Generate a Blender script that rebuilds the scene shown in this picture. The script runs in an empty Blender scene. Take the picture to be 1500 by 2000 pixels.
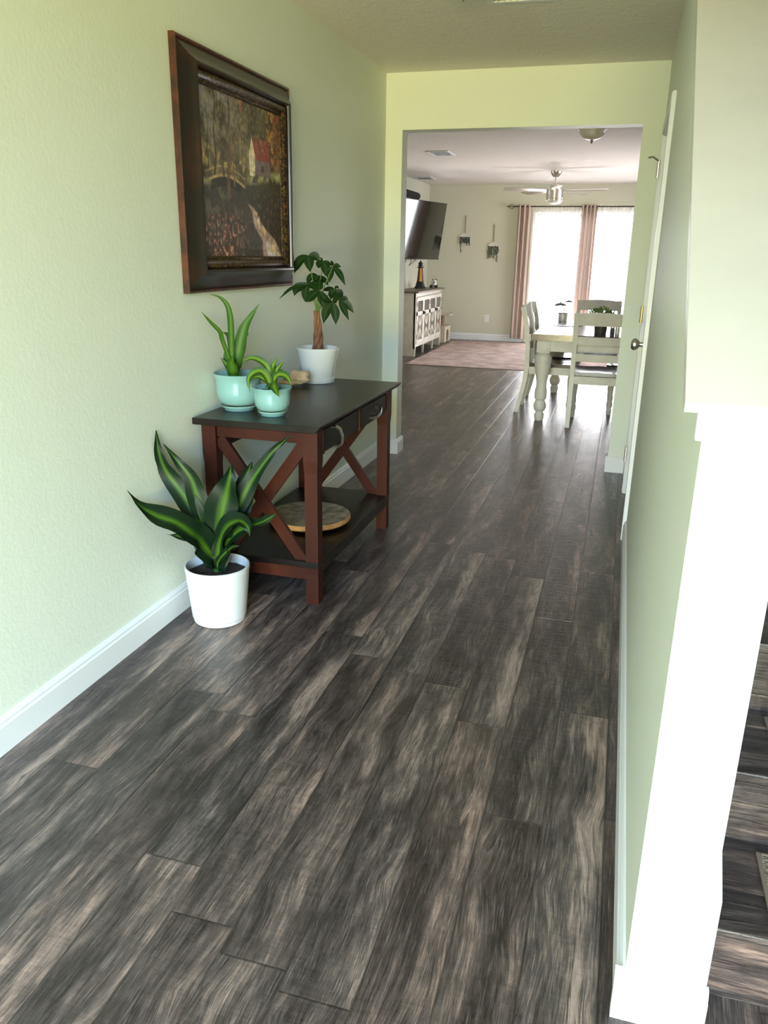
import bpy, bmesh, math, random
from mathutils import Vector, Matrix
import numpy as np
random.seed(7)
D = bpy.data
SC = bpy.context.scene
COL = SC.collection

# ------------------------------------------------------------------ camera
cam_d = D.cameras.new('camera'); cam = D.objects.new('camera', cam_d); COL.objects.link(cam)
_r = Vector((0.95952357, 0.28119649, 0.01558993)); _d = Vector((0.101721, -0.29441831, -0.9502477)); _f = Vector((-0.26261636, 0.91337089, -0.3111049))
cam.matrix_world = Matrix(((_r.x, -_d.x, -_f.x, 0), (_r.y, -_d.y, -_f.y, 0), (_r.z, -_d.z, -_f.z, 1.3655), (0, 0, 0, 1)))
cam_d.sensor_fit = 'VERTICAL'; cam_d.sensor_height = 36; cam_d.lens = 36 * 1541.92 / 2000
cam_d.clip_start = 0.02; cam_d.clip_end = 200
SC.camera = cam

# ------------------------------------------------------------------ view, world
SC.view_settings.view_transform = 'Standard'; SC.view_settings.look = 'None'
SC.view_settings.gamma = 1; SC.view_settings.exposure = 0.75; SC.view_settings.use_curve_mapping = False
W = D.worlds.new('world'); SC.world = W; W.use_nodes = True
W.node_tree.nodes['Background'].inputs[0].default_value = (0.86, 0.93, 1.0, 1)
W.node_tree.nodes['Background'].inputs[1].default_value = 6.0

# ------------------------------------------------------------------ daylight lamps, all outside window and door openings
def area(name, loc, target, sx, sy, power, color, spread=180):
    l = D.lights.new(name, 'AREA'); l.shape = 'RECTANGLE'; l.size = sx; l.size_y = sy
    l.energy = power; l.color = color; l.spread = math.radians(spread)
    o = D.objects.new(name, l); COL.objects.link(o); o.location = loc
    o.rotation_euler = (Vector(target) - Vector(loc)).to_track_quat('-Z', 'Y').to_euler()
    return o
# front entrance behind the camera: cool sky light falling in, yellow-green light thrown up by the sunlit lawn
area('daylight_front_sky', (1.2, -7.5, 4.0), (-1.2, 3.0, 0.3), 5.0, 3.0, 1950, (0.38, 0.66, 1.0))
area('daylight_front_lawn', (0.9, -6.0, 0.05), (-1.3, 3.4, 2.3), 4.6, 1.6, 520, (1.0, 0.84, 0.24), 140)
# sliding glass door at the far end, window in the right wall of the great room
area('daylight_patio', (-0.585, 13.95, 1.25), (-0.6, 8.0, 0.7), 1.9, 2.1, 75, (0.93, 0.96, 1.0))
area('daylight_patio_floor', (-0.585, 13.9, 0.3), (-0.6, 10.5, 2.6), 1.8, 0.45, 34, (1.0, 0.82, 0.76), 120)
area('daylight_side_window', (2.95, 11.0, 1.5), (-2.0, 11.3, 0.7), 2.4, 1.5, 75, (1.0, 0.93, 0.9))

# ------------------------------------------------------------------ materials
def s2l(c):
    return tuple(((v / 255) / 12.92 if v / 255 <= 0.04045 else ((v / 255 + 0.055) / 1.055) ** 2.4) for v in c)
class NT:
    def __init__(s, m): s.t = m.node_tree; s.n = s.t.nodes
    def a(s, typ, **k):
        n = s.n.new(typ)
        for kk, v in k.items(): setattr(n, kk, v)
        return n
    def l(s, o, i): s.t.links.new(o, i)
    def math(s, op, a, b=None, c=None, clamp=False):
        n = s.a('ShaderNodeMath', operation=op); n.use_clamp = clamp
        for i, v in enumerate((a, b, c)):
            if v is None: continue
            if isinstance(v, (int, float)): n.inputs[i].default_value = v
            else: s.l(v, n.inputs[i])
        return n.outputs[0]
    def mix(s, f, a, b, mode='MIX'):
        n = s.a('ShaderNodeMixRGB', blend_type=mode)
        for i, v in enumerate((f, a, b)):
            if isinstance(v, (int, float)): n.inputs[i].default_value = v
            elif isinstance(v, tuple): n.inputs[i].default_value = (*v[:3], 1)
            else: s.l(v, n.inputs[i])
        return n.outputs[0]
    def ramp(s, f, stops, interp='LINEAR'):
        n = s.a('ShaderNodeValToRGB'); n.color_ramp.interpolation = interp
        e = n.color_ramp.elements
        while len(e) < len(stops): e.new(0.5)
        for i, (p, c) in enumerate(stops):
            e[i].position = p; e[i].color = (*c, 1) if isinstance(c, tuple) else (c, c, c, 1)
        s.l(f, n.inputs[0]); return n.outputs[0]
    def noise(s, vec, scale, detail=4, rough=0.5, dist=0.0):
        n = s.a('ShaderNodeTexNoise'); n.inputs['Scale'].default_value = scale; n.inputs['Detail'].default_value = detail
        n.inputs['Roughness'].default_value = rough; n.inputs['Distortion'].default_value = dist
        if vec is not None: s.l(vec, n.inputs['Vector'])
        return n.outputs[0]
    def comb(s, x, y, z):
        n = s.a('ShaderNodeCombineXYZ')
        for i, v in enumerate((x, y, z)):
            if isinstance(v, (int, float)): n.inputs[i].default_value = v
            else: s.l(v, n.inputs[i])
        return n.outputs[0]
    def bump(s, h, strength, dist=0.01):
        n = s.a('ShaderNodeBump'); n.inputs['Strength'].default_value = strength; n.inputs['Distance'].default_value = dist
        s.l(h, n.inputs['Height']); s.l(n.outputs[0], s.p.inputs['Normal'])
    def scale(s, vec, v3):
        n = s.a('ShaderNodeVectorMath', operation='MULTIPLY'); s.l(vec, n.inputs[0]); n.inputs[1].default_value = v3
        return n.outputs[0]
    @property
    def p(s): return s.n['Principled BSDF']
def newmat(name, rgb=(200, 200, 200), rough=0.5, metal=0.0, spec=0.5, coat=0.0):
    m = D.materials.new(name); m.use_nodes = True; t = NT(m)
    t.p.inputs['Base Color'].default_value = (*s2l(rgb), 1); t.p.inputs['Roughness'].default_value = rough
    t.p.inputs['Metallic'].default_value = metal; t.p.inputs['Specular IOR Level'].default_value = spec
    t.p.inputs['Coat Weight'].default_value = coat; t.p.inputs['Coat Roughness'].default_value = 0.12
    return m, t
def mottled(name, rgb, rgb2, scale=8, rough=0.5, metal=0, spec=0.5, bump=0.0, stretch=(1, 1, 1), lo=0.35, hi=0.65, coat=0, bscale=None):
    m, t = newmat(name, rgb, rough, metal, spec, coat)
    v = t.scale(t.a('ShaderNodeTexCoord').outputs['Object'], stretch)
    f = t.noise(v, scale, 6, 0.6)
    t.l(t.ramp(f, [(lo, s2l(rgb)), (hi, s2l(rgb2))]), t.p.inputs['Base Color'])
    if bump: t.bump(t.noise(v, bscale or scale * 3, 4, 0.6), bump)
    return m
def wallpaint(name, rgb, bump=0.35):
    m, t = newmat(name, rgb, 0.55, 0, 0.35)
    v = t.a('ShaderNodeTexCoord').outputs['Object']
    h = t.math('ADD', t.math('MULTIPLY', t.noise(v, 60, 3, 0.55), 0.8), t.math('MULTIPLY', t.noise(v, 170, 2, 0.5), 0.35))
    t.bump(h, bump * 0.6, 0.004)
    return m
M = {}
M['sage'] = wallpaint('sage_green_wall_paint', (222, 228, 216))
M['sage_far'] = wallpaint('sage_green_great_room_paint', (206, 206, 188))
M['white'] = newmat('white_trim_paint', (228, 230, 233), 0.36)[0]
M['cap'] = mottled('white_cap_paint', (192, 190, 186), (198, 196, 192), 4, 0.4)
m, t = newmat('textured_ceiling_paint', (234, 228, 222), 0.85, 0, 0.2)
v = t.a('ShaderNodeTexCoord').outputs['Object']
t.bump(t.math('ADD', t.noise(v, 26, 5, 0.6), t.math('MULTIPLY', t.noise(v, 90, 3, 0.6), 0.5)), 0.5, 0.01); M['ceiling'] = m

def planks(name, along='Y', pw=0.1495, pl=1.22, x0=-0.059):
    m, t = newmat(name, (90, 80, 72), 0.4, 0, 0.5)
    tc = t.a('ShaderNodeTexCoord').outputs['Object']
    sp = t.a('ShaderNodeSeparateXYZ'); t.l(tc, sp.inputs[0])
    X, Y, Z = sp.outputs
    if along == 'X': X, Y = t.math('ADD', Y, t.math('MULTIPLY', Z, 1.0)), X
    xs = t.math('DIVIDE', t.math('SUBTRACT', X, x0), pw)
    row = t.math('FLOOR', xs)
    wn = t.a('ShaderNodeTexWhiteNoise', noise_dimensions='1D'); t.l(row, wn.inputs['W'])
    ys = t.math('ADD', t.math('DIVIDE', Y, pl), t.math('MULTIPLY', wn.outputs['Value'], 3.7))
    col = t.math('FLOOR', ys)
    wn2 = t.a('ShaderNodeTexWhiteNoise', noise_dimensions='3D'); t.l(t.comb(row, col, 3.3), wn2.inputs['Vector'])
    rnd = wn2.outputs['Value']
    sc = t.a('ShaderNodeSeparateColor'); t.l(wn2.outputs['Color'], sc.inputs[0])
    fx = t.math('FRACT', xs); fy = t.math('FRACT', ys)
    off = t.math('MULTIPLY', rnd, 61.0)
    # warp that bends the grain around knots
    kv = t.comb(t.math('ADD', t.math('MULTIPLY', X, 7.0), off), t.math('ADD', t.math('MULTIPLY', Y, 1.55), off), off)
    vo = t.a('ShaderNodeTexVoronoi', feature='F1'); vo.inputs['Scale'].default_value = 1.0; vo.inputs['Randomness'].default_value = 1.0
    t.l(kv, vo.inputs['Vector'])
    vsub = t.a('ShaderNodeVectorMath', operation='SUBTRACT'); t.l(kv, vsub.inputs[0]); t.l(vo.outputs['Position'], vsub.inputs[1])
    vm = t.scale(vsub.outputs[0], (1 / 7.0, 1 / 1.55 * 0.62, 0)); ln = t.a('ShaderNodeVectorMath', operation='LENGTH'); t.l(vm, ln.inputs[0])
    kd = ln.outputs['Value']                                     # metres to the nearest knot
    kn = t.ramp(kd, [(0.0, 1.0), (0.010, 0.0)])
    near = t.ramp(kd, [(0.0, 1.0), (0.12, 0.0)])
    ringv = t.math('ADD', kd, t.math('MULTIPLY', t.noise(t.comb(X, Y, off), 30, 2), 0.006))
    rings = t.math('SINE', t.math('MULTIPLY', ringv, 1000.0))
    Xw = t.math('ADD', X, t.math('MULTIPLY', t.math('MULTIPLY', near, near), 0.022))
    wob = t.math('MULTIPLY', t.math('SUBTRACT', t.noise(t.comb(t.math('MULTIPLY', X, 3), t.math('MULTIPLY', Y, 2.2), off), 1, 3), 0.5), 0.02)
    Xw = t.math('ADD', Xw, wob)
    big = t.noise(t.comb(t.math('MULTIPLY', Xw, 10), t.math('MULTIPLY', Y, 1.7), off), 1.0, 5, 0.55)
    mid = t.noise(t.comb(t.math('MULTIPLY', Xw, 55), t.math('MULTIPLY', Y, 4.0), off), 1.0, 6, 0.65)
    fine = t.noise(t.comb(t.math('MULTIPLY', Xw, 420), t.math('MULTIPLY', Y, 12), off), 1.0, 5, 0.7)
    blot = t.noise(t.comb(t.math('MULTIPLY', X, 30), t.math('MULTIPLY', Y, 9), off), 1.0, 6, 0.7)
    f = t.math('ADD', t.math('MULTIPLY', big, 0.78), t.math('MULTIPLY', mid, 0.50))
    f = t.math('ADD', f, t.math('MULTIPLY', t.math('SUBTRACT', fine, 0.5), 0.62))
    f = t.math('ADD', f, t.math('MULTIPLY', t.math('SUBTRACT', blot, 0.5), 0.42))
    f = t.math('ADD', f, t.math('MULTIPLY', t.math('SUBTRACT', rnd, 0.5), 0.06))
    # pale worn strip along one edge of many planks
    strip = t.ramp(t.math('ADD', fx, t.math('MULTIPLY', t.math('SUBTRACT', big, 0.5), 0.9)), [(0.62, 0.0), (0.80, 1.0)])
    f = t.math('ADD', f, t.math('MULTIPLY', t.math('MULTIPLY', strip, sc.outputs[2]), 0.10))
    f = t.math('SUBTRACT', f, 0.225)
    c = t.ramp(f, [(0.26, s2l((42, 36, 36))), (0.38, s2l((66, 59, 58))), (0.49, s2l((93, 84, 81))), (0.58, s2l((132, 117, 109))), (0.72, s2l((174, 156, 145)))])
    hue = t.mix(sc.outputs[1], s2l((255, 236, 226)), s2l((244, 238, 234)))
    c = t.mix(1.0, c, hue, 'MULTIPLY')
    # light grain arcs around knots and dark knot hearts
    arc = t.math('MULTIPLY', t.ramp(rings, [(0.35, 0.0), (0.9, 1.0)]), t.ramp(kd, [(0.0, 0.30), (0.026, 0.0)]))
    keep = t.math('GREATER_THAN', sc.outputs[0], 0.5)
    c = t.mix(t.math('MULTIPLY', arc, keep), c, s2l((170, 152, 136)))
    c = t.mix(t.math('MULTIPLY', t.math('MULTIPLY', kn, keep), 0.8), c, s2l((44, 36, 32)))
    spk = t.ramp(t.noise(t.comb(t.math('MULTIPLY', Xw, 430), t.math('MULTIPLY', Y, 11), off), 1.0, 5, 0.7), [(0.56, 0.0), (0.68, 1.0)])
    c = t.mix(t.math('MULTIPLY', spk, 0.30), c, s2l((178, 164, 154)))
    # dark hairline cracks
    cr = t.noise(t.comb(t.math('MULTIPLY', Xw, 75), t.math('MULTIPLY', Y, 1.8), off), 1.0, 3, 0.5)
    crk = t.ramp(t.math('ABSOLUTE', t.math('SUBTRACT', cr, 0.5)), [(0.0, 1.0), (0.016, 0.0)])
    crm = t.ramp(t.noise(t.comb(t.math('MULTIPLY', X, 6), t.math('MULTIPLY', Y, 2), off), 1, 3), [(0.42, 0.0), (0.52, 1.0)])
    c = t.mix(t.math('MULTIPLY', t.math('MULTIPLY', crk, crm), 0.8), c, s2l((36, 30, 28)))
    # seams
    ex = t.math('MULTIPLY', t.math('MINIMUM', fx, t.math('SUBTRACT', 1.0, fx)), pw)
    ey = t.math('MULTIPLY', t.math('MINIMUM', fy, t.math('SUBTRACT', 1.0, fy)), pl)
    seam = t.ramp(t.math('MINIMUM', ex, ey), [(0.0, 1.0), (0.0016, 0.0)])
    c = t.mix(t.math('MULTIPLY', seam, 0.75), c, s2l((34, 29, 27)))
    t.l(c, t.p.inputs['Base Color'])
    # hand-scraped ripples across the plank and fine grain
    rip = t.noise(t.comb(t.math('MULTIPLY', X, 16), t.math('MULTIPLY', Y, 75), off), 1.0, 2, 0.5)
    h = t.math('ADD', t.math('MULTIPLY', rip, 1.0), t.math('MULTIPLY', fine, 0.35))
    h = t.math('SUBTRACT', h, t.math('MULTIPLY', seam, 0.6))
    t.l(t.ramp(mid, [(0.3, 0.27), (0.7, 0.38)]), t.p.inputs['Roughness'])
    t.bump(h, 0.35, 0.004)
    return m
M['floor'] = planks('grey_brown_plank_floor')
M['tread'] = planks('grey_brown_plank_tread', 'X', 0.125, 1.3, 0.04)

M['espresso'] = mottled('espresso_wood', (15, 10, 9), (22, 15, 12), 6, 0.32, stretch=(1, 0.15, 1), spec=0.3)
M['mahogany'] = mottled('mahogany_wood', (44, 15, 8), (62, 25, 13), 7, 0.45, stretch=(1, 1, 0.2), spec=0.2)
M['nickel'] = newmat('brushed_nickel', (214, 209, 202), 0.28, 1.0)[0]
M['brass'] = newmat('polished_brass', (176, 146, 92), 0.3, 1.0)[0]
M['mint'] = mottled('mint_glazed_ceramic', (122, 162, 160), (130, 170, 168), 10, 0.12, coat=0.5)
M['ceramic'] = newmat('white_glazed_ceramic', (220, 220, 217), 0.2, 0, 0.5, 0.4)[0]
M['plastic'] = newmat('white_ribbed_plastic', (203, 204, 205), 0.38)[0]
M['soil'] = mottled('potting_soil', (28, 20, 16), (62, 48, 38), 60, 0.95, bump=1.0, bscale=120)
M['bark'] = mottled('braided_bark', (92, 56, 36), (150, 104, 70), 14, 0.7, stretch=(3, 3, 0.5), bump=0.7)
M['petiole'] = newmat('green_leaf_stalk', (92, 118, 58), 0.5)[0]
M['rock'] = mottled('tan_driftwood', (196, 158, 120), (226, 200, 170), 18, 0.8, bump=0.8)
M['slab'] = mottled('weathered_wood_slab', (120, 104, 84), (168, 150, 126), 22, 0.7, bump=0.5, lo=0.4, hi=0.6)
M['slabedge'] = mottled('bare_wood_edge', (150, 100, 58), (192, 144, 92), 20, 0.7, bump=0.6)
def leafmat(name, edge, mid, stripe_w=0.35, veins=26.0):  # mid stripe is the leaf's own variegation, fading into the edge colour
    m, t = newmat(name, edge, 0.5, 0, 0.25)
    uv = t.a('ShaderNodeUVMap').outputs[0]; sp = t.a('ShaderNodeSeparateXYZ'); t.l(uv, sp.inputs[0])
    d = t.math('ABSOLUTE', t.math('SUBTRACT', sp.outputs[0], 0.5))
    n = t.noise(t.comb(t.math('MULTIPLY', sp.outputs[0], veins), t.math('MULTIPLY', sp.outputs[1], 1.5), 0.0), 1.0, 3)
    f = t.math('ADD', t.math('MULTIPLY', d, 2.0), t.math('MULTIPLY', t.math('SUBTRACT', n, 0.5), 0.5))
    t.l(t.ramp(f, [(0.0, s2l(mid)), (stripe_w, s2l(tuple(int(a * .5 + b * .5) for a, b in zip(edge, mid)))), (stripe_w + 0.18, s2l(edge))]), t.p.inputs['Base Color'])
    t.bump(n, 0.15, 0.002)
    return m
M['leaf_dracaena'] = leafmat('striped_dracaena_leaf', (9, 30, 12), (66, 98, 20), 0.20)
M['leaf_snake'] = leafmat('banded_green_leaf', (40, 74, 14), (62, 98, 20), 0.5, 6)
M['leaf_small'] = leafmat('lime_striped_leaf', (40, 76, 18), (104, 130, 34), 0.4)
M['leaf_money'] = leafmat('dark_green_leaflet', (18, 42, 8), (36, 66, 14), 0.12, 8)
M['lip'] = mottled('reddish_bronze_edge', (34, 18, 12), (92, 46, 26), 14, 0.3, coat=0.2)
M['frame'] = mottled('dark_bronze_frame_wood', (22, 14, 9), (52, 26, 13), 9, 0.3, coat=0.2, lo=0.45, hi=0.75)
m, t = newmat('ornate_gilded_moulding', (86, 62, 32), 0.38, 0.35)
v = t.a('ShaderNodeTexCoord').outputs['Object']
vo = t.a('ShaderNodeTexVoronoi'); vo.inputs['Scale'].default_value = 75; t.l(v, vo.inputs['Vector'])
t.l(t.ramp(vo.outputs['Distance'], [(0.0, s2l((136, 100, 52))), (0.5, s2l((52, 36, 20))), (0.9, s2l((16, 11, 8)))]), t.p.inputs['Base Color'])
t.bump(vo.outputs['Distance'], -0.9, 0.006); M['gilt'] = m
m, t = newmat('oil_paint_canvas', (90, 80, 60), 0.55, 0, 0.4)
vc = t.a('ShaderNodeVertexColor'); vc.layer_name = 'paint'; t.l(vc.outputs[0], t.p.inputs['Base Color'])
v = t.a('ShaderNodeTexCoord').outputs['Object']; t.bump(t.noise(v, 120, 4, 0.6), 0.5, 0.003); M['canvas'] = m
M['mat'] = mottled('brown_tread_carpet', (112, 98, 84), (190, 174, 152), 95, 0.95, bump=1.0, bscale=160, lo=0.42, hi=0.6)
M['matedge'] = newmat('brown_carpet_binding', (128, 112, 98), 0.9)[0]
M['cream'] = mottled('cream_distressed_paint', (206, 202, 190), (222, 218, 206), 9, 0.45)
M['tabletop'] = mottled('brown_table_wood', (70, 44, 32), (98, 66, 48), 8, 0.2, stretch=(1, 0.12, 1), coat=0.5)
M['seat'] = mottled('dark_brown_seat_wood', (40, 30, 27), (58, 44, 38), 8, 0.25, coat=0.5)
M['rug'] = mottled('faded_pink_rug_pile', (196, 172, 164), (160, 140, 132), 5, 0.95, bump=0.6, bscale=200, lo=0.38, hi=0.62)
M['nickelblade'] = newmat('silver_blade', (196, 190, 182), 0.22, 0.6)[0]
M['screenglass'] = newmat('dark_cabinet_glass', (92, 92, 92), 0.08)[0]
M['black'] = newmat('matte_black', (18, 18, 19), 0.45)[0]
M['screen'] = newmat('glossy_black_screen', (8, 8, 10), 0.05, 0, 1.0, 0.35)[0]
M['shade'] = newmat('black_rolled_fabric', (30, 28, 28), 0.8)[0]
M['yellow'] = newmat('painted_yellow', (216, 166, 60), 0.5)[0]
M['darkred'] = newmat('painted_dark_red', (84, 28, 20), 0.5)[0]
M['furniture_top'] = mottled('grey_brown_cabinet_top', (88, 76, 66), (116, 102, 90), 10, 0.45, stretch=(1, 0.2, 1))
M['cathair'] = mottled('beige_plush', (206, 192, 172), (222, 210, 192), 60, 0.95, bump=0.6)
M['sisal'] = mottled('sisal_rope', (140, 110, 84), (170, 138, 108), 60, 0.9, stretch=(1, 1, 6), bump=0.8)
M['duct_shade'] = newmat('painted_duct_shade', (40, 34, 30), 0.95)[0]  # dark brown that paints in the shade inside the vents
M['greenery'] = mottled('dark_artificial_greenery', (46, 60, 50), (84, 98, 82), 40, 0.8)
M['herb'] = mottled('light_green_herb', (70, 106, 54), (150, 166, 90), 60, 0.7)
M['dolphin'] = newmat('grey_sculpture', (92, 96, 100), 0.4)[0]
M['potgrey'] = newmat('dark_grey_pot', (66, 62, 60), 0.5)[0]
M['pavement'] = mottled('pale_concrete_patio', (206, 204, 198), (220, 218, 212), 3, 0.9)
M['lawn'] = mottled('sunlit_lawn', (96, 120, 50), (120, 140, 64), 3, 0.95)
m, t = newmat('bead_glass_bowl', (225, 222, 215), 0.3, 0, 0.5); t.p.inputs['Transmission Weight'].default_value = 0.15; M['frost'] = m
def fabric(name, rgb, trans, transp):
    m = D.materials.new(name); m.use_nodes = True; t = NT(m); n = t.n; n.remove(n['Principled BSDF'])
    d = t.a('ShaderNodeBsdfDiffuse'); d.inputs[0].default_value = (*s2l(rgb), 1)
    tr = t.a('ShaderNodeBsdfTranslucent'); tr.inputs[0].default_value = (*s2l(rgb), 1)
    tp = t.a('ShaderNodeBsdfTransparent'); m1 = t.a('ShaderNodeMixShader'); m1.inputs[0].default_value = trans
    t.l(d.outputs[0], m1.inputs[1]); t.l(tr.outputs[0], m1.inputs[2])
    m2 = t.a('ShaderNodeMixShader'); m2.inputs[0].default_value = transp; t.l(m1.outputs[0], m2.inputs[1]); t.l(tp.outputs[0], m2.inputs[2])
    t.l(m2.outputs[0], n['Material Output'].inputs[0]); return m
M['curtain'] = fabric('rose_beige_curtain', (196, 178, 168), 0.10, 0.0)
M['sheer'] = fabric('white_sheer_curtain', (250, 246, 242), 0.6, 0.62)
m = D.materials.new('clear_window_glass'); m.use_nodes = True; t = NT(m); t.n.remove(t.n['Principled BSDF'])
g = t.a('ShaderNodeBsdfGlossy'); g.inputs['Roughness'].default_value = 0.02; tp = t.a('ShaderNodeBsdfTransparent')
fr = t.a('ShaderNodeFresnel'); fr.inputs[0].default_value = 1.45; mx = t.a('ShaderNodeMixShader')
t.l(fr.outputs[0], mx.inputs[0]); t.l(tp.outputs[0], mx.inputs[1]); t.l(g.outputs[0], mx.inputs[2]); t.l(mx.outputs[0], t.n['Material Output'].inputs[0]); M['glass'] = m

# ------------------------------------------------------------------ mesh helpers
class MB:
    """collects shapes in one bmesh; O is subtracted so meshes are local to their thing"""
    def __init__(s, O=(0, 0, 0)): s.bm = bmesh.new(); s.O = Vector(O); s.uv = None
    def box(s, a, b, bev=0.0):
        a = Vector(a); b = Vector(b)
        vs = [s.bm.verts.new(Vector((x, y, z)) - s.O) for x in (a.x, b.x) for y in (a.y, b.y) for z in (a.z, b.z)]
        fs = [s.bm.faces.new([vs[i] for i in q]) for q in ((0, 1, 3, 2), (4, 6, 7, 5), (0, 4, 5, 1), (2, 3, 7, 6), (0, 2, 6, 4), (1, 5, 7, 3))]
        if bev > 0:
            es = list({e for f in fs for e in f.edges})
            bmesh.ops.bevel(s.bm, geom=es, offset=bev, segments=2, profile=0.5, affect='EDGES')
        return s
    def prism(s, pts, axis, lo, hi, bev=0.0):
        """pts: 2-D outline in the two other axes (in xyz order), swept along axis"""
        def mk(p, h):
            return {'x': (h, p[0], p[1]), 'y': (p[0], h, p[1]), 'z': (p[0], p[1], h)}[axis]
        A = [s.bm.verts.new(Vector(mk(p, lo)) - s.O) for p in pts]; B = [s.bm.verts.new(Vector(mk(p, hi)) - s.O) for p in pts]
        n = len(pts); fs = [s.bm.faces.new(A), s.bm.faces.new(B[::-1])]
        for i in range(n): fs.append(s.bm.faces.new([A[(i + 1) % n], A[i], B[i], B[(i + 1) % n]]))
        if bev > 0:
            es = list({e for f in fs for e in f.edges})
            bmesh.ops.bevel(s.bm, geom=es, offset=bev, segments=2, profile=0.5, affect='EDGES')
        return s
    def beam(s, p, q, w, h, up=(0, 0, 1)):
        p = Vector(p); q = Vector(q); d = (q - p).normalized(); sd = d.cross(Vector(up)).normalized(); u = sd.cross(d)
        ring = lambda c: [s.bm.verts.new(c + sd * a * w / 2 + u * b * h / 2 - s.O) for a, b in ((-1, -1), (1, -1), (1, 1), (-1, 1))]
        A = ring(p); B = ring(q); s.bm.faces.new(A[::-1]); s.bm.faces.new(B)
        for i in range(4): s.bm.faces.new([A[i], A[(i + 1) % 4], B[(i + 1) % 4], B[i]])
        return s
    def lathe(s, c, prof, n=32, axis='z', sy=1.0):
        c = Vector(c); rings = []
        for r, z in prof:
            ring = []
            if r < 1e-5: rings.append([s.bm.verts.new(c + s._ax(0, 0, z, axis) - s.O)]); continue
            for k in range(n):
                a = 2 * math.pi * k / n
                ring.append(s.bm.verts.new(c + s._ax(r * math.cos(a), r * sy * math.sin(a), z, axis) - s.O))
            rings.append(ring)
        for A, B in zip(rings, rings[1:]):
            for k in range(n):
                a = [A[0]] if len(A) == 1 else [A[k], A[(k + 1) % n]]
                b = [B[0]] if len(B) == 1 else [B[(k + 1) % n], B[k]]
                if len(a) + len(b) > 2: s.bm.faces.new(a + b)
        return s
    @staticmethod
    def _ax(a, b, h, axis): return Vector({'z': (a, b, h), 'y': (a, h, b), 'x': (h, a, b)}[axis])
    def tube(s, pts, r, n=10, closed=False, cap=True):
        pts = [Vector(p) for p in pts]; N = len(pts); rr = r if isinstance(r, (list, tuple)) else [r] * N
        rings = []; prev = None
        for i, p in enumerate(pts):
            a = pts[(i - 1) % N] if (closed or i > 0) else p; b = pts[(i + 1) % N] if (closed or i < N - 1) else p
            d = (b - a).normalized()
            if prev is None: prev = d.orthogonal().normalized()
            u = (prev - d * prev.dot(d)).normalized(); prev = u; w = d.cross(u)
            rings.append([s.bm.verts.new(p + (u * math.cos(2 * math.pi * k / n) + w * math.sin(2 * math.pi * k / n)) * rr[i] - s.O) for k in range(n)])
        L = list(zip(rings, rings[1:])) + ([(rings[-1], rings[0])] if closed else [])
        for A, B in L:
            for k in range(n): s.bm.faces.new([A[k], A[(k + 1) % n], B[(k + 1) % n], B[k]])
        if cap and not closed: s.bm.faces.new(rings[0][::-1]); s.bm.faces.new(rings[-1])
        return s
    def loft4(s, secs):
        """square sections: (cx, cy, z, hx, hy)"""
        rings = [[s.bm.verts.new(Vector((cx + a * hx, cy + b * hy, z)) - s.O) for a, b in ((-1, -1), (1, -1), (1, 1), (-1, 1))] for cx, cy, z, hx, hy in secs]
        s.bm.faces.new(rings[0][::-1]); s.bm.faces.new(rings[-1])
        for A, B in zip(rings, rings[1:]):
            for k in range(4): s.bm.faces.new([A[k], A[(k + 1) % 4], B[(k + 1) % 4], B[k]])
        return s
    def sheet(s, fn, nu, nv, th=0.0):
        g = [[s.bm.verts.new(Vector(fn(i / nu, j / nv)) - s.O) for j in range(nv + 1)] for i in range(nu + 1)]
        for i in range(nu):
            for j in range(nv): s.bm.faces.new([g[i][j], g[i + 1][j], g[i + 1][j + 1], g[i][j + 1]])
        return s
    def leaf(s, pts, width, face=(0.35, -0.85, 0.35), fold=0.22, kind='blade', N=16, wave=0.0):
        P = [Vector(p) for p in pts]; P = [P[0] * 2 - P[1]] + P + [P[-1] * 2 - P[-2]]
        C = []
        segs = len(P) - 3
        for i in range(N + 1):
            u = i / N * segs; k = min(int(u), segs - 1); f = u - k
            p0, p1, p2, p3 = P[k:k + 4]
            C.append(0.5 * ((2 * p1) + (p2 - p0) * f + (2 * p0 - 5 * p1 + 4 * p2 - p3) * f * f + (3 * p1 - p0 - 3 * p2 + p3) * f ** 3))
        uv = s.bm.loops.layers.uv.verify(); F = Vector(face).normalized(); rows = []
        for i, c in enumerate(C):
            tt = i / N; d = (C[min(i + 1, N)] - C[max(i - 1, 0)]).normalized()
            side = d.cross(F)
            side = side.normalized() if side.length > 1e-3 else Vector((1, 0, 0))
            nr = side.cross(d).normalized()
            if nr.dot(F) < 0: nr = -nr
            if kind == 'blade': w = (0.34 + 0.66 * math.sin(math.pi * min(1, tt * 0.85 + 0.08))) * (1 - tt ** 5) if tt > 0 else 0.3
            else: w = math.sin(math.pi * tt ** 0.82) ** 1.0 if 0 < tt < 1 else 0.0
            w = max(w, 0.03) * width / 2
            row = []
            for a in (-1, -0.5, 0, 0.5, 1):
                off = nr * (abs(a) * fold * w * 1.6 - (1 - abs(a)) * 0.0) + nr * wave * width * math.sin(tt * 17 + a * 1.3) * abs(a)
                row.append((s.bm.verts.new(c + side * a * w + off - s.O), (a / 2 + 0.5, tt)))
            rows.append(row)
        for A, B in zip(rows, rows[1:]):
            for k in range(4):
                q = [A[k], A[k + 1], B[k + 1], B[k]]; f = s.bm.faces.new([v[0] for v in q])
                for lp, v in zip(f.loops, q): lp[uv].uv = v[1]
        return s
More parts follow.
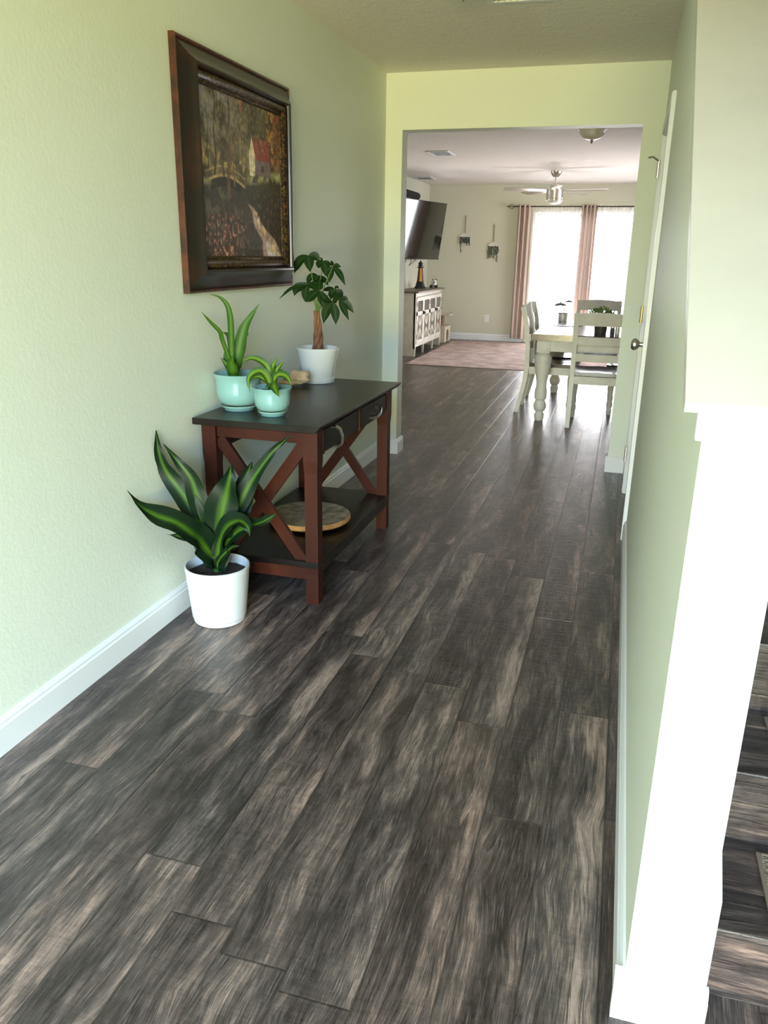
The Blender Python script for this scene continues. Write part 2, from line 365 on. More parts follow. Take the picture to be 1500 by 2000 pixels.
    def obj(s, name, mat, parent=None, smooth=False, angle=35):
        bmesh.ops.recalc_face_normals(s.bm, faces=s.bm.faces)
        me = D.meshes.new(name); s.bm.to_mesh(me); s.bm.free(); me.materials.append(mat)
        if smooth:
            me.shade_smooth()
            if angle: me.set_sharp_from_angle(angle=math.radians(angle))
        o = D.objects.new(name, me); COL.objects.link(o)
        if parent is not None: o.parent = parent
        elif s.O.length > 0: o.location = s.O
        return o
def struct(o): o['kind'] = 'structure'; return o
def tag(o, label, cat, group=None):
    o['label'] = label; o['category'] = cat
    if group: o['group'] = group
    return o
def thing(name, label, cat, loc=(0, 0, 0), rz=0.0, group=None):
    o = D.objects.new(name, None); COL.objects.link(o); o.location = loc; o.rotation_euler = (0, 0, rz)
    o.empty_display_size = 0.05
    return tag(o, label, cat, group)
def dup(root, loc, rz, label, group=None):
    r = root.copy(); COL.objects.link(r); r.location = loc; r.rotation_euler = (0, 0, rz); r['label'] = label
    if group: r['group'] = group
    for ch in list(root.children):
        c = ch.copy(); COL.objects.link(c); c.parent = r
        for g in ch.children:
            d = g.copy(); COL.objects.link(d); d.parent = c
    return r

# ================================================================== THE SETTING
XL, XR, YE, HC = -1.5636, 0.1324, 5.335, 2.44
KX = 0.2587                                   # stair-side face of the partition
EX = 1.25                                     # far wall of the staircase
YF, GL, GR = 13.52, -3.20, 2.60               # great room: far wall, left wall, right wall
struct(MB().box((GL - .15, -2.45, -.05), (GR + .15, YF + .15, 0)).obj('floor', M['floor']))
struct(MB().box((GL - .15, YF + .15, -.06), (GR + 3, YF + 9, -.02)).obj('ground_patio', M['pavement']))
struct(MB().box((-6, -12, -.2), (6, -2.45, -.12)).obj('ground_lawn', M['lawn']))
# hall
struct(MB().box((XL - .14, -2.3, 0), (XL, YE, HC)).obj('wall_left', M['sage']))
struct(MB().prism([(XL - .14, 0), (-1.35, 0), (-1.35, 2.3), (0.75, 2.3), (0.75, 0), (EX + .12, 0), (EX + .12, HC), (XL - .14, HC)], 'y', -2.42, -2.3).obj('wall_front', M['sage']))
struct(MB().prism([(GL, 0), (-1.4528, 0), (-1.4528, 2.114), (0.0117, 2.114), (0.0117, 0), (GR, 0), (GR, HC), (GL, HC)], 'y', YE, YE + .13).obj('wall_back', M['sage']))
# partition between hall and stairs: knee wall that follows the flight, door to the closet under the stairs
DY0, DY1, DZ = 4.02, 4.84, 1.985
SL = 0.70; CY0, CZ0 = 1.19, 1.170              # front edge of the sloping cap
capz = lambda y: CZ0 + SL * (y - CY0)
T = .02
w = MB().prism([(1.223, 0), (DY0, 0), (DY0, DZ), (DY1, DZ), (DY1, 0), (YE, 0), (YE, HC), (3.0, HC), (1.223, capz(1.223) - T)], 'x', XR, KX)
struct(w.obj('wall_right', M['sage']))
struct(MB().prism([(CY0, CZ0 - .013), (CY0, CZ0), (3.0, capz(3.0)), (3.03, capz(3.0) - .022), (CY0 + .03, CZ0 - .013)], 'x', 0.10, 0.30, .002).obj('trim_1', M['cap']))
struct(MB().box((.121, 1.207, 1.113), (.271, 1.24, 1.16), .003).obj('trim_2', M['white']))
struct(MB().box((.134, 1.2185, .0), (.2585, 1.223, 1.13), .002).obj('trim_3', M['white']))
struct(MB().box((EX, -2.3, 0), (EX + .12, YE, 4.9)).obj('wall_stair_right', M['sage_far']))
struct(MB().box((XR, 1.42, HC + .06), (KX, YE, 4.9)).obj('wall_stair_left', M['sage_far']))
struct(MB().box((XR, 1.32, HC + .06), (EX, 1.42, 4.9)).obj('wall_stair_front', M['sage_far']))
struct(MB().box((XR, YE, HC), (EX + .12, YE + .13, 4.9)).obj('wall_stair_back', M['sage_far']))
struct(MB().box((XL - .14, -2.42, HC), (KX, YE + .13, HC + .06)).obj('ceiling', M['ceiling']))
struct(MB().box((KX, -2.42, HC), (EX + .12, 1.42, HC + .06)).obj('ceiling_foyer', M['ceiling']))
struct(MB().box((XR, 1.32, 4.9), (EX + .12, YE + .13, 4.96)).obj('ceiling_stair', M['ceiling']))
# great room
struct(MB().prism([(GL, 0), (-1.50, 0), (-1.50, 2.06), (0.33, 2.06), (0.33, 0), (GR, 0), (GR, HC), (GL, HC)], 'y', YF, YF + .14).obj('wall_far', M['sage_far']))
LWY0, LWY1, LWZ0, LWZ1 = 10.9, 12.42, 1.42, 2.12
w = MB()
for a, b, c, d in ((YE, LWY0, 0, HC), (LWY1, YF + .14, 0, HC), (LWY0, LWY1, 0, LWZ0), (LWY0, LWY1, LWZ1, HC)): w.box((GL - .14, a, c), (GL, b, d))
struct(w.obj('wall_far_left', M['sage_far']))
RWY0, RWY1, RWZ0, RWZ1 = 9.8, 12.2, 0.75, 2.1
w = MB()
for a, b, c, d in ((YE, RWY0, 0, HC), (RWY1, YF + .14, 0, HC), (RWY0, RWY1, 0, RWZ0), (RWY0, RWY1, RWZ1, HC)): w.box((GR, a, c), (GR + .14, b, d))
struct(w.obj('wall_far_right', M['sage_far']))
struct(MB().box((GL - .14, YE + .13, HC), (GR + .14, YF + .14, HC + .06)).obj('ceiling_far', M['ceiling']))

# baseboards: eased profile, (depth, height)
BBP = [(0, 0), (.014, 0), (.014, .082), (.0105, .088), (.0105, .096), (.005, .106), (0, .107)]
def bb(name, axis, base, sgn, lo, hi):
    struct(MB().prism([(base + sgn * d, z) for d, z in BBP], axis, lo, hi).obj(name, M['white']))
bb('baseboard_left', 'y', XL, 1, -2.3, YE)
struct(MB().prism([(XR - d, z) for d, z in BBP], 'y', 1.223, DY0 - .062).obj('baseboard_right', M['white']))
struct(MB().prism([(XR - d, z) for d, z in BBP], 'y', DY1 + .062, YE).obj('baseboard_right_end', M['white']))
def bbx(name, base, sgn, lo, hi, par=None):
    struct(MB().prism([(base + sgn * d, z) for d, z in BBP], 'x', lo, hi).obj(name, M['white']))
bbx('baseboard_back_left', YE, -1, XL + .0142, -1.4388)
bb('baseboard_jamb_left', 'y', -1.4528, 1, YE, YE + .13)
bbx('baseboard_back_right', YE, -1, -.0023, XR - .0142)
bb('baseboard_jamb_right', 'y', 0.0117, -1, YE, YE + .13)
bbx('baseboard_far', YF, -1, GL + .015, -1.56)
bb('baseboard_far_left', 'y', GL, 1, YE + .13, YF)
bbx('baseboard_far_front', YE + .13, 1, GL + .015, -1.4388)
struct(MB().prism([(1.223 - d * 1.4, z) for d, z in BBP], 'x', .114, .2775).obj('baseboard_post', M['white']))
# stair-side skirt board, following the flight
SK = lambda y: .302 + .72 * (y - 1.235)
struct(MB().prism([(1.224, 0), (1.224, .30), (1.235, .302), (5.0, SK(5.0)), (5.0, SK(5.0) - .42), (1.45, 0)], 'x', KX + .0005, .2745, .002).obj('trim_4', M['white']))

# stairs
st = thing('staircase', 'plank covered staircase rising behind the white knee wall', 'staircase', (.76, 1.29, 0))
O = (.76, 1.29, 0); RISE, RUN = .18, .247
for i in range(13):
    y0 = 1.29 + i * RUN; z = (i + 1) * RISE
    MB(O).box((.2755, y0 + .022, z - RISE + (.0 if i == 0 else .0)), (EX - .001, y0 + .032, z - .025)).obj('riser', M['tread'], st)
    MB(O).box((.2755, y0, z - .025), (EX - .001, y0 + RUN + .03, z), .004).obj('tread', M['tread'], st)
struct(MB().box((.2755, 1.29 + 13 * RUN + .024, 2.46), (EX, YE, 2.50)).obj('floor_landing', M['floor']))

# closet door in the partition
dr = D.objects.new('door_1', None); COL.objects.link(dr); dr.location = (XR, DY0, 0); struct(dr); O = (XR, DY0, 0)
MB(O).box((XR + .004, DY0 + .006, .01), (XR + .039, DY1 - .006, DZ - .006), .001).obj('door_slab', M['white'], dr)
pn = MB(O)
for a, b in ((.11, .78), (.92, 1.55), (1.66, 1.88)):
    for c in (DY0 + .11, DY0 + .46):
        pn.box((XR + .0015, c, a), (XR + .0045, c + .25, b), .001)
pn.obj('door_panel', M['white'], dr)
jb = MB(O)
jb.box((XR - .012, DY0 - .004, 0), (KX, DY0 + .004, DZ)); jb.box((XR - .012, DY1 - .004, 0), (KX, DY1 + .004, DZ)); jb.box((XR - .012, DY0 - .004, DZ - .004), (KX, DY1 + .004, DZ + .004))
jb.obj('door_jamb', M['white'], dr)
cs = MB(O)
for d, th in ((0, .016), (.012, .020)):
    cs.prism([(DY0 - .006, 0), (DY0 - .062 + d * .5, 0), (DY0 - .062 + d * .5, DZ + .062 - d * .5), (DY1 + .062 - d * .5, DZ + .062 - d * .5), (DY1 + .062 - d * .5, 0), (DY1 + .006, 0), (DY1 + .006, DZ + .006), (DY0 - .006, DZ + .006)], 'x', XR - (.016 if d == 0 else .0185), XR - (0 if d == 0 else .0155))
cs.obj('door_casing', M['white'], dr)
k = MB(O); k.lathe((XR + .004, DY0 + .075, .965), [(0, 0), (.032, 0), (.032, -.005), (.012, -.012), (.011, -.034), (.02, -.042), (.029, -.054), (.029, -.064), (.02, -.074), (0, -.077)], 24, 'x')
k.obj('door_knob', M['nickel'], dr, True)
for z in (1.82, 1.06, .25):
    h = MB(O).lathe((XR - .022, DY1 - .012, z), [(0, -.045), (.0065, -.045), (.0065, .045), (0, .045)], 12)
    h.box((XR - .022, DY1 - .045, z - .044), (XR - .0195, DY1 - .012, z + .044))
    if z == 1.82: h.tube([(XR - .022, DY1 - .012, z + .04), (XR - .055, DY1 - .06, z + .055), (XR - .075, DY1 - .075, z + .05)], .005)
    h.obj('hinge', M['brass'] if z == 1.06 else M['nickel'], dr, True)

# sliding glass door and windows of the great room
def frame_rect(mb, axis, pos0, pos1, lo, hi, z0, z1, w):
    B = (lambda a, b, c, d: mb.box((a, pos0, c), (b, pos1, d))) if axis == 'y' else (lambda a, b, c, d: mb.box((pos0, a, c), (pos1, b, d)))
    B(lo, lo + w, z0, z1); B(hi - w, hi, z0, z1); B(lo + w, hi - w, z0, z0 + w); B(lo + w, hi - w, z1 - w, z1)
wd = D.objects.new('door_2', None); COL.objects.link(wd); wd.location = (-.585, YF, 0); struct(wd); O = (-.585, YF, 0)
f = MB(O); frame_rect(f, 'y', YF + .03, YF + .12, -1.4995, .3295, 0.001, 2.0595, .04); f.obj('door_frame', M['white'], wd)
for a, b, y in ((-1.45, -.56, YF + .045), (-.61, .28, YF + .085)):
    f = MB(O); frame_rect(f, 'y', y, y + .03, a, b, .045, 2.015, .06); s = f.obj('sliding_panel', M['white'], wd)
    MB(O).box((a + .05, y + .012, .10), (b - .05, y + .018, 1.96)).obj('pane', M['glass'], wd)
for n, side, X, a, b, c, d in (('window_1', -1, GL, LWY0, LWY1, LWZ0, LWZ1), ('window_2', 1, GR, RWY0, RWY1, RWZ0, RWZ1)):
    wi = D.objects.new(n, None); COL.objects.link(wi); wi.location = (X, (a + b) / 2, c); struct(wi); O = tuple(wi.location)
    x0, x1 = sorted((X + side * .04, X + side * .11))
    f = MB(O); frame_rect(f, 'x', x0, x1, a + .0005, b - .0005, c + .0005, d - .0005, .05); f.box((x0, a, (c + d) / 2 - .02), (x1, b, (c + d) / 2 + .02)); f.obj('window_frame', M['white'], wi)
    MB(O).box(((x0 + x1) / 2 - .003, a + .04, c + .04), ((x0 + x1) / 2 + .003, b - .04, d - .04)).obj('pane', M['glass'], wi)
    x0, x1 = sorted((X, X - side * .016))
    f = MB(O); frame_rect(f, 'x', x0, x1, a - .06, b + .06, c - .06, d + .06, .06); f.obj('window_casing', M['white'], wi)

# ================================================================== OBJECTS
PLANTS = {"dracaena":[[[[-1.391,2.52,0.237],[-1.397,2.486,0.284],[-1.413,2.446,0.344],[-1.423,2.405,0.387],[-1.456,2.362,0.439],[-1.506,2.318,0.473],[-1.539,2.274,0.519],[-1.548,2.228,0.586]],0.066],[[[-1.392,2.52,0.245],[-1.41,2.507,0.341],[-1.438,2.492,0.417],[-1.482,2.476,0.502],[-1.538,2.46,0.593],[-1.548,2.435,0.672],[-1.548,2.426,0.754]],0.05],[[[-1.389,2.52,0.25],[-1.403,2.513,0.349],[-1.422,2.505,0.427],[-1.443,2.496,0.513],[-1.457,2.487,0.573],[-1.501,2.478,0.633],[-1.548,2.469,0.695]],0.048],[[[-1.38,2.51,0.255],[-1.363,2.507,0.364],[-1.342,2.503,0.454],[-1.319,2.499,0.525],[-1.303,2.494,0.577],[-1.292,2.49,0.634]],0.078],[[[-1.391,2.54,0.252],[-1.354,2.55,0.364],[-1.315,2.562,0.438],[-1.291,2.574,0.506],[-1.281,2.587,0.563],[-1.263,2.6,0.621]],0.07],[[[-1.378,2.52,0.261],[-1.352,2.528,0.349],[-1.312,2.538,0.429],[-1.264,2.548,0.524],[-1.227,2.558,0.588],[-1.159,2.569,0.678],[-1.098,2.58,0.737]],0.045],[[[-1.371,2.51,0.252],[-1.33,2.5,0.327],[-1.272,2.488,0.385],[-1.221,2.476,0.412],[-1.162,2.463,0.439],[-1.106,2.45,0.481]],0.052],[[[-1.378,2.51,0.251],[-1.353,2.493,0.335],[-1.308,2.474,0.403],[-1.252,2.453,0.437],[-1.208,2.432,0.428],[-1.188,2.41,0.4]],0.05],[[[-1.383,2.51,0.246],[-1.399,2.499,0.292],[-1.427,2.486,0.329],[-1.464,2.473,0.344],[-1.511,2.459,0.346],[-1.548,2.445,0.355]],0.036],[[[-1.371,2.5,0.242],[-1.332,2.482,0.289],[-1.288,2.462,0.328],[-1.246,2.44,0.347]],0.018],[[[-1.401,2.54,0.246],[-1.428,2.558,0.348],[-1.427,2.578,0.421],[-1.404,2.6,0.5]],0.06],[[[-1.401,2.54,0.232],[-1.433,2.549,0.252],[-1.48,2.559,0.27],[-1.508,2.57,0.29]],0.035]],"snake":[[[[-1.479,2.905,0.903],[-1.477,2.899,0.973],[-1.472,2.893,1.062],[-1.47,2.886,1.12],[-1.477,2.879,1.163],[-1.504,2.872,1.194],[-1.546,2.865,1.204]],0.02],[[[-1.483,2.905,0.903],[-1.492,2.89,0.973],[-1.503,2.873,1.033],[-1.502,2.856,1.064],[-1.526,2.837,1.096],[-1.54,2.818,1.122],[-1.548,2.799,1.142]],0.014],[[[-1.473,2.905,0.904],[-1.453,2.912,0.973],[-1.445,2.92,1.026],[-1.43,2.928,1.078],[-1.406,2.936,1.119],[-1.372,2.945,1.169]],0.036],[[[-1.485,2.915,0.902],[-1.488,2.919,0.97],[-1.496,2.924,1.029],[-1.511,2.93,1.048],[-1.534,2.935,1.054]],0.018],[[[-1.491,2.915,0.901],[-1.518,2.929,0.944],[-1.526,2.945,1.002]],0.024],[[[-1.463,2.875,0.905],[-1.459,2.861,0.946],[-1.446,2.845,0.976]],0.036],[[[-1.468,2.915,0.906],[-1.45,2.926,0.971],[-1.444,2.938,1.015],[-1.44,2.951,1.041],[-1.432,2.965,1.049]],0.022],[[[-1.483,2.905,0.903],[-1.514,2.905,0.938],[-1.531,2.905,0.958]],0.014],[[[-1.469,2.905,0.904],[-1.454,2.919,0.93],[-1.455,2.935,0.951]],0.018]],"small":[[[[-1.289,2.845,0.872],[-1.293,2.839,0.931],[-1.315,2.832,0.959],[-1.35,2.825,0.973],[-1.375,2.818,0.967],[-1.393,2.81,0.948]],0.022],[[[-1.285,2.835,0.871],[-1.296,2.826,0.906],[-1.316,2.817,0.925],[-1.343,2.806,0.918],[-1.36,2.796,0.892],[-1.348,2.785,0.844]],0.026],[[[-1.292,2.845,0.869],[-1.321,2.838,0.895],[-1.342,2.831,0.9],[-1.365,2.823,0.888],[-1.375,2.815,0.862]],0.014],[[[-1.283,2.845,0.869],[-1.286,2.848,0.916],[-1.274,2.851,0.951],[-1.254,2.855,0.979]],0.024],[[[-1.277,2.845,0.87],[-1.271,2.854,0.916],[-1.257,2.864,0.941],[-1.242,2.875,0.958]],0.024],[[[-1.28,2.845,0.87],[-1.258,2.841,0.907],[-1.227,2.836,0.912],[-1.206,2.83,0.899],[-1.193,2.825,0.875]],0.026],[[[-1.258,2.805,0.88],[-1.246,2.783,0.875],[-1.227,2.757,0.86],[-1.201,2.73,0.847]],0.026],[[[-1.271,2.805,0.876],[-1.27,2.777,0.877],[-1.268,2.745,0.871]],0.01],[[[-1.293,2.875,0.867],[-1.279,2.89,0.907],[-1.258,2.907,0.909],[-1.25,2.925,0.881]],0.02],[[[-1.297,2.855,0.87],[-1.316,2.851,0.905],[-1.339,2.846,0.907],[-1.367,2.84,0.892],[-1.378,2.835,0.868]],0.018]],"money":[[[-1.448,3.67,1.351],[[[[-1.448,3.67,1.351],[-1.5,3.679,1.32],[-1.531,3.69,1.269]],0.0339],[[[-1.448,3.67,1.351],[-1.439,3.656,1.318],[-1.429,3.64,1.277]],0.0358],[[[-1.448,3.67,1.351],[-1.417,3.679,1.347],[-1.401,3.69,1.324]],0.0301]]],[[-1.385,3.7,1.328],[[[[-1.385,3.7,1.328],[-1.412,3.709,1.31],[-1.424,3.72,1.298]],0.0264],[[[-1.385,3.7,1.328],[-1.368,3.686,1.293],[-1.362,3.67,1.259]],0.0339],[[[-1.385,3.7,1.328],[-1.366,3.709,1.317],[-1.349,3.72,1.308]],0.0169],[[[-1.385,3.7,1.328],[-1.392,3.686,1.337],[-1.392,3.67,1.341]],0.0094]]],[[-1.328,3.68,1.307],[[[[-1.328,3.68,1.307],[-1.346,3.689,1.271],[-1.357,3.7,1.227]],0.0282],[[[-1.328,3.68,1.307],[-1.289,3.666,1.269],[-1.257,3.65,1.22]],0.0226],[[[-1.328,3.68,1.307],[-1.311,3.689,1.308],[-1.295,3.7,1.3]],0.0151],[[[-1.328,3.68,1.307],[-1.33,3.666,1.32],[-1.329,3.65,1.331]],0.012]]],[[-1.45,3.66,1.22],[[[[-1.45,3.66,1.22],[-1.509,3.604,1.202],[-1.548,3.54,1.155]],0.0128],[[[-1.45,3.66,1.22],[-1.497,3.646,1.201],[-1.508,3.63,1.167]],0.0339],[[[-1.45,3.66,1.22],[-1.465,3.669,1.178],[-1.472,3.68,1.137]],0.0301],[[[-1.45,3.66,1.22],[-1.418,3.646,1.214],[-1.387,3.63,1.189]],0.0264],[[[-1.45,3.66,1.22],[-1.477,3.669,1.219],[-1.503,3.68,1.211]],0.0151]]],[[-1.39,3.65,1.194],[[[[-1.39,3.65,1.194],[-1.432,3.659,1.164],[-1.469,3.67,1.139]],0.0358],[[[-1.39,3.65,1.194],[-1.352,3.636,1.156],[-1.315,3.62,1.15]],0.0264],[[[-1.39,3.65,1.194],[-1.376,3.659,1.151],[-1.372,3.67,1.107]],0.0301],[[[-1.39,3.65,1.194],[-1.381,3.636,1.223],[-1.374,3.62,1.249]],0.0301]]],[[-1.421,3.72,1.261],[[[[-1.421,3.72,1.261],[-1.462,3.729,1.249],[-1.486,3.74,1.217]],0.0264],[[[-1.421,3.72,1.261],[-1.428,3.706,1.242],[-1.428,3.69,1.224]],0.0301],[[[-1.421,3.72,1.261],[-1.414,3.729,1.227],[-1.42,3.74,1.194]],0.0264],[[[-1.421,3.72,1.261],[-1.382,3.706,1.24],[-1.355,3.69,1.214]],0.0181]]],[[-1.324,3.66,1.143],[[[[-1.324,3.66,1.143],[-1.359,3.669,1.098],[-1.38,3.68,1.038]],0.0358],[[[-1.324,3.66,1.143],[-1.305,3.646,1.089],[-1.297,3.63,1.04]],0.032],[[[-1.324,3.66,1.143],[-1.365,3.669,1.147],[-1.402,3.68,1.139]],0.0188],[[[-1.324,3.66,1.143],[-1.294,3.646,1.161],[-1.268,3.63,1.163]],0.0301]]],[[-1.305,3.7,1.149],[[[[-1.305,3.7,1.149],[-1.267,3.709,1.129],[-1.236,3.72,1.09]],0.0264],[[[-1.305,3.7,1.149],[-1.275,3.686,1.107],[-1.246,3.67,1.059]],0.0233],[[[-1.305,3.7,1.149],[-1.279,3.709,1.159],[-1.266,3.72,1.136]],0.0169]]],[[-1.34,3.74,1.196],[[[[-1.34,3.74,1.196],[-1.377,3.749,1.197],[-1.415,3.76,1.189]],0.0181],[[[-1.34,3.74,1.196],[-1.352,3.726,1.175],[-1.351,3.71,1.151]],0.0264],[[[-1.34,3.74,1.196],[-1.323,3.749,1.175],[-1.31,3.76,1.152]],0.0339],[[[-1.34,3.74,1.196],[-1.327,3.726,1.206],[-1.309,3.71,1.204]],0.0151]]]]}

FX = -1.06
# ---------------------------------------------------------------- console table
O = (-1.30, 3.27, 0)
ct = thing('console_table', 'dark espresso console table with reddish X-braced legs against the left hall wall', 'table', O)
TZ = .752
MB(O).prism([(-1.549, TZ - .006), (-1.549, TZ), (-1.025, TZ), (-1.025, TZ - .006), (-1.045, TZ - .026), (-1.549, TZ - .026)], 'y', 2.682, 3.842, .0015).obj('tabletop', M['espresso'], ct)
for cx, cy in ((-1.089, 2.779), (-1.089, 3.759), (-1.518, 2.779), (-1.518, 3.759)):
    MB(O).loft4([(cx, cy, 0, .0265, .0265), (cx, cy, .05, .0265, .0265), (cx, cy, .13, .025, .025), (cx, cy, .17, .0265, .0265), (cx, cy, .55, .0265, .0265), (cx, cy, .60, .030, .030), (cx, cy, TZ - .0265, .030, .030)]).obj('leg', M['mahogany'], ct)
for y in (2.779, 3.759):
    MB(O).box((-1.49, y - .014, .665), (-1.117, y + .014, TZ - .0265), .001).obj('end_rail', M['mahogany'], ct)
    MB(O).box((-1.49, y - .014, .10), (-1.117, y + .014, .155), .001).obj('end_rail', M['mahogany'], ct)
    for a, b in ((-1.495, -1.112), (-1.112, -1.495)):
        s = .004 if a < b else -.004
        MB(O).beam((a + (.012 if a < b else -.012), y + s, .165), (b - (.012 if a < b else -.012), y + s, .66), .048, .018, (0, 1, 0)).obj('cross_brace', M['mahogany'], ct)
MB(O).box((-1.532, 2.81, .60), (-1.510, 3.73, .685), .001).obj('back_rail', M['mahogany'], ct)
MB(O).box((-1.105, 2.81, .61), (-1.078, 3.73, TZ - .0265), .001).obj('drawer_rail', M['espresso'], ct)
MB(O).box((-1.549, 2.748, .157), (-1.062, 3.79, .182), .002).box((-1.085, 2.81, .125), (-1.065, 3.73, .158)).obj('shelf', M['espresso'], ct)
for a, b in ((2.845, 3.265), (3.305, 3.70)):
    d = MB(O).box((-1.0775, a, .625), (-1.064, b, .708), .002).obj('drawer', M['espresso'], ct)
    h = MB(O)
    c, tl = ((2.935, math.radians(70)) if a < 3 else (3.47, math.radians(-22)))      # the nearer pull hangs askew
    ct_, st__ = math.cos(tl), math.sin(tl)
    P = [(-1.064, -.046), (-1.044, -.046), (-1.028, -.034), (-1.022, 0), (-1.028, .034), (-1.044, .046), (-1.064, .046)]
    P = [(x, c + w_ * ct_, .665 - w_ * st__) for x, w_ in P]
    for p, q in zip(P, P[1:]): h.beam(p, q, .007, .016, (0, st__, ct_))
    h.obj('drawer_pull', M['nickel'], d)
for y in (2.828, 3.285): MB(O).box((-1.0775, y - .008, .615), (-1.060, y + .008, .712), .003).obj('drawer_divider', M['mahogany'], ct)

O = (-1.285, 3.225, .1825)
ls = thing('turntable', 'round weathered wooden slab on the lower shelf of the console table', 'wooden tray', O)
MB(O).lathe((O[0], O[1], 0), [(0, .1826), (.06, .1826), (.06, .196), (0, .196)], 24).obj('foot', M['black'], ls)
pr = [(0, .1965), (.183, .1965), (.190, .204), (.190, .216), (.186, .222)]
MB(O).lathe((O[0], O[1], 0), pr, 64).obj('bark_edge', M['slabedge'], ls, True)
MB(O).lathe((O[0], O[1], 0), [(.1862, .2222), (.13, .223), (0, .2235)], 64).obj('slab', M['slab'], ls)

# ---------------------------------------------------------------- potted plants
def pot(parent, O, prof, mat, soil_r, soil_z, saucer=None, nm='pot'):
    MB(O).lathe((O[0], O[1], O[2]), prof, 48).obj(nm, mat, parent, True, 40)
    sm = MB(O).lathe((O[0], O[1], O[2]), [(soil_r, soil_z - .004), (soil_r * .7, soil_z), (soil_r * .3, soil_z + .004), (0, soil_z + .003)], 32)
    for v in sm.bm.verts: v.co.z += random.uniform(-.002, .002)
    sm.obj('soil', M['soil'], parent, True, None)
    if saucer: MB(O).lathe((O[0], O[1], O[2]), saucer, 48).obj('saucer', mat, parent, True, 40)
# floor plant
O = (-1.385, 2.52, 0)
p1 = thing('potted_plant', 'large dracaena with yellow-striped leaves in a white ribbed pot on the hall floor', 'plant', O)
prof = [(0, .001), (.094, .001), (.099, .006), (.100, .018)]
for i in range(44):
    z = .02 + i * .0043; r = .1005 + (z / .22) * .021
    prof += [(r + (.0011 if i % 2 else 0), z)]
prof += [(.1225, .214), (.1225, .226), (.1175, .228), (.1165, .222), (.114, .17), (.10, .17), (0, .17)]
pot(p1, O, prof, M['plastic'], .1145, .196)
MB(O).tube([(-1.385, 2.52, .19), (-1.386, 2.52, .215), (-1.389, 2.52, .245)], [.017, .015, .011], 10).obj('stem', M['leaf_small'], p1, True)
for i, (pts, w) in enumerate(PLANTS['dracaena']):
    b = [-1.385 + (pts[0][0] + 1.385) * .5, 2.52 + (pts[0][1] - 2.52) * .5, .205]
    MB(O).leaf([b] + pts, w * 1.6, (.25, -.85, .45 if i not in (0, 6, 7, 8) else 1.0), .2, 'blade', 26, .11).obj('leaf', M['leaf_dracaena'], p1, True, None)
# mint pots on the console
def mint(name, label, O, R, H, key, group=None):
    t = thing(name, label, 'plant', O, 0, group); k = R / .104; hh = H / .148
    prof = [(0, .022), (.058, .022), (.070, .026), (.083, .038), (.0905, .058), (.0925, .080), (.0925, .105), (.094, .125), (.102, .141), (.104, .146), (.101, .148), (.096, .144), (.089, .128), (.086, .112), (0, .112)]
    prof = [(r * k, .012 + (z - .012) * hh) for r, z in prof]
    sau = [(0, .0005), (.062, .0005), (.066, .008), (.070, .011), (.076, .016), (.0775, .021), (.074, .0215), (.068, .018), (0, .016)]
    sau = [(r * k, z * (1 if k > .9 else .9)) for r, z in sau]
    pot(t, O, prof, M['mint'], .0885 * k, .012 + (.128 - .012) * hh, sau)
    for i, (pts, w) in enumerate(PLANTS[key]):
        b = [O[0] + (pts[0][0] - O[0]) * .5, O[1] + (pts[0][1] - O[1]) * .5, O[2] + .012 + (.12 - .012) * hh]
        q = [b] + pts if pts[0][2] > b[2] + .01 else pts
        MB(O).leaf(q, w * 1.3, (.25, -.9, .35 if key == 'snake' else .8), .25, 'blade', 18, .03).obj('leaf', M['leaf_snake' if key == 'snake' else 'leaf_small'], t, True, None)
    return t
mint('potted_plant', 'tall upright snake plant in the larger mint green ceramic pot on the console', (-1.457, 2.905, TZ + .0005), .101, .148, 'snake', 'mint ceramic pots on the console')
mint('potted_plant', 'small arching striped plant in the smaller mint green ceramic pot on the console', (-1.282, 2.842, TZ + .0005), .079, .108, 'small', 'mint ceramic pots on the console')
# money tree
O = (-1.418, 3.70, TZ + .0005)
mt = thing('money_tree', 'braided-trunk money tree in a white tapered ceramic pot at the far end of the console', 'plant', O)
pot(mt, O, [(0, .018), (.076, .018), (.078, .021), (.103, .158), (.106, .164), (.106, .170), (.101, .170), (.098, .150), (0, .150)], M['ceramic'], .0975, .150,
    [(0, .0005), (.080, .0005), (.082, .004), (.083, .026), (.080, .028), (.078, .02), (0, .018)])
for k in range(4):
    P = []; R_ = []
    for i in range(24):
        t_ = i / 23; a = k * math.pi / 2 + t_ * 5.2; rad = .017 * (1 - t_ * .55)
        P.append((O[0] + rad * math.cos(a) + .004 * math.sin(t_ * 4), O[1] + rad * math.sin(a), O[2] + .145 + t_ * .20)); R_.append(.0135 * (1 - .5 * t_))
    MB(O).tube(P, R_, 10).obj('trunk', M['bark'], mt, True, None)
top = Vector((O[0] - .002, O[1], O[2] + .335))
for hub, leaves in PLANTS['money']:
    h = Vector(hub); mid = (top + h) / 2 + Vector((0, 0, .02))
    st_ = MB(O).tube([top - Vector((0, 0, .02)), top + (h - top) * .15 + Vector((0, 0, .012)), mid, h], [.0032, .0028, .0022, .0018], 8).obj('stalk', M['petiole'], mt, True, None)
    for pts, w in leaves:
        MB(O).leaf(pts, w * 1.35, (.25, -.9, .4), .16, 'leaflet', 12).obj('leaf', M['leaf_money'], st_, True, None)
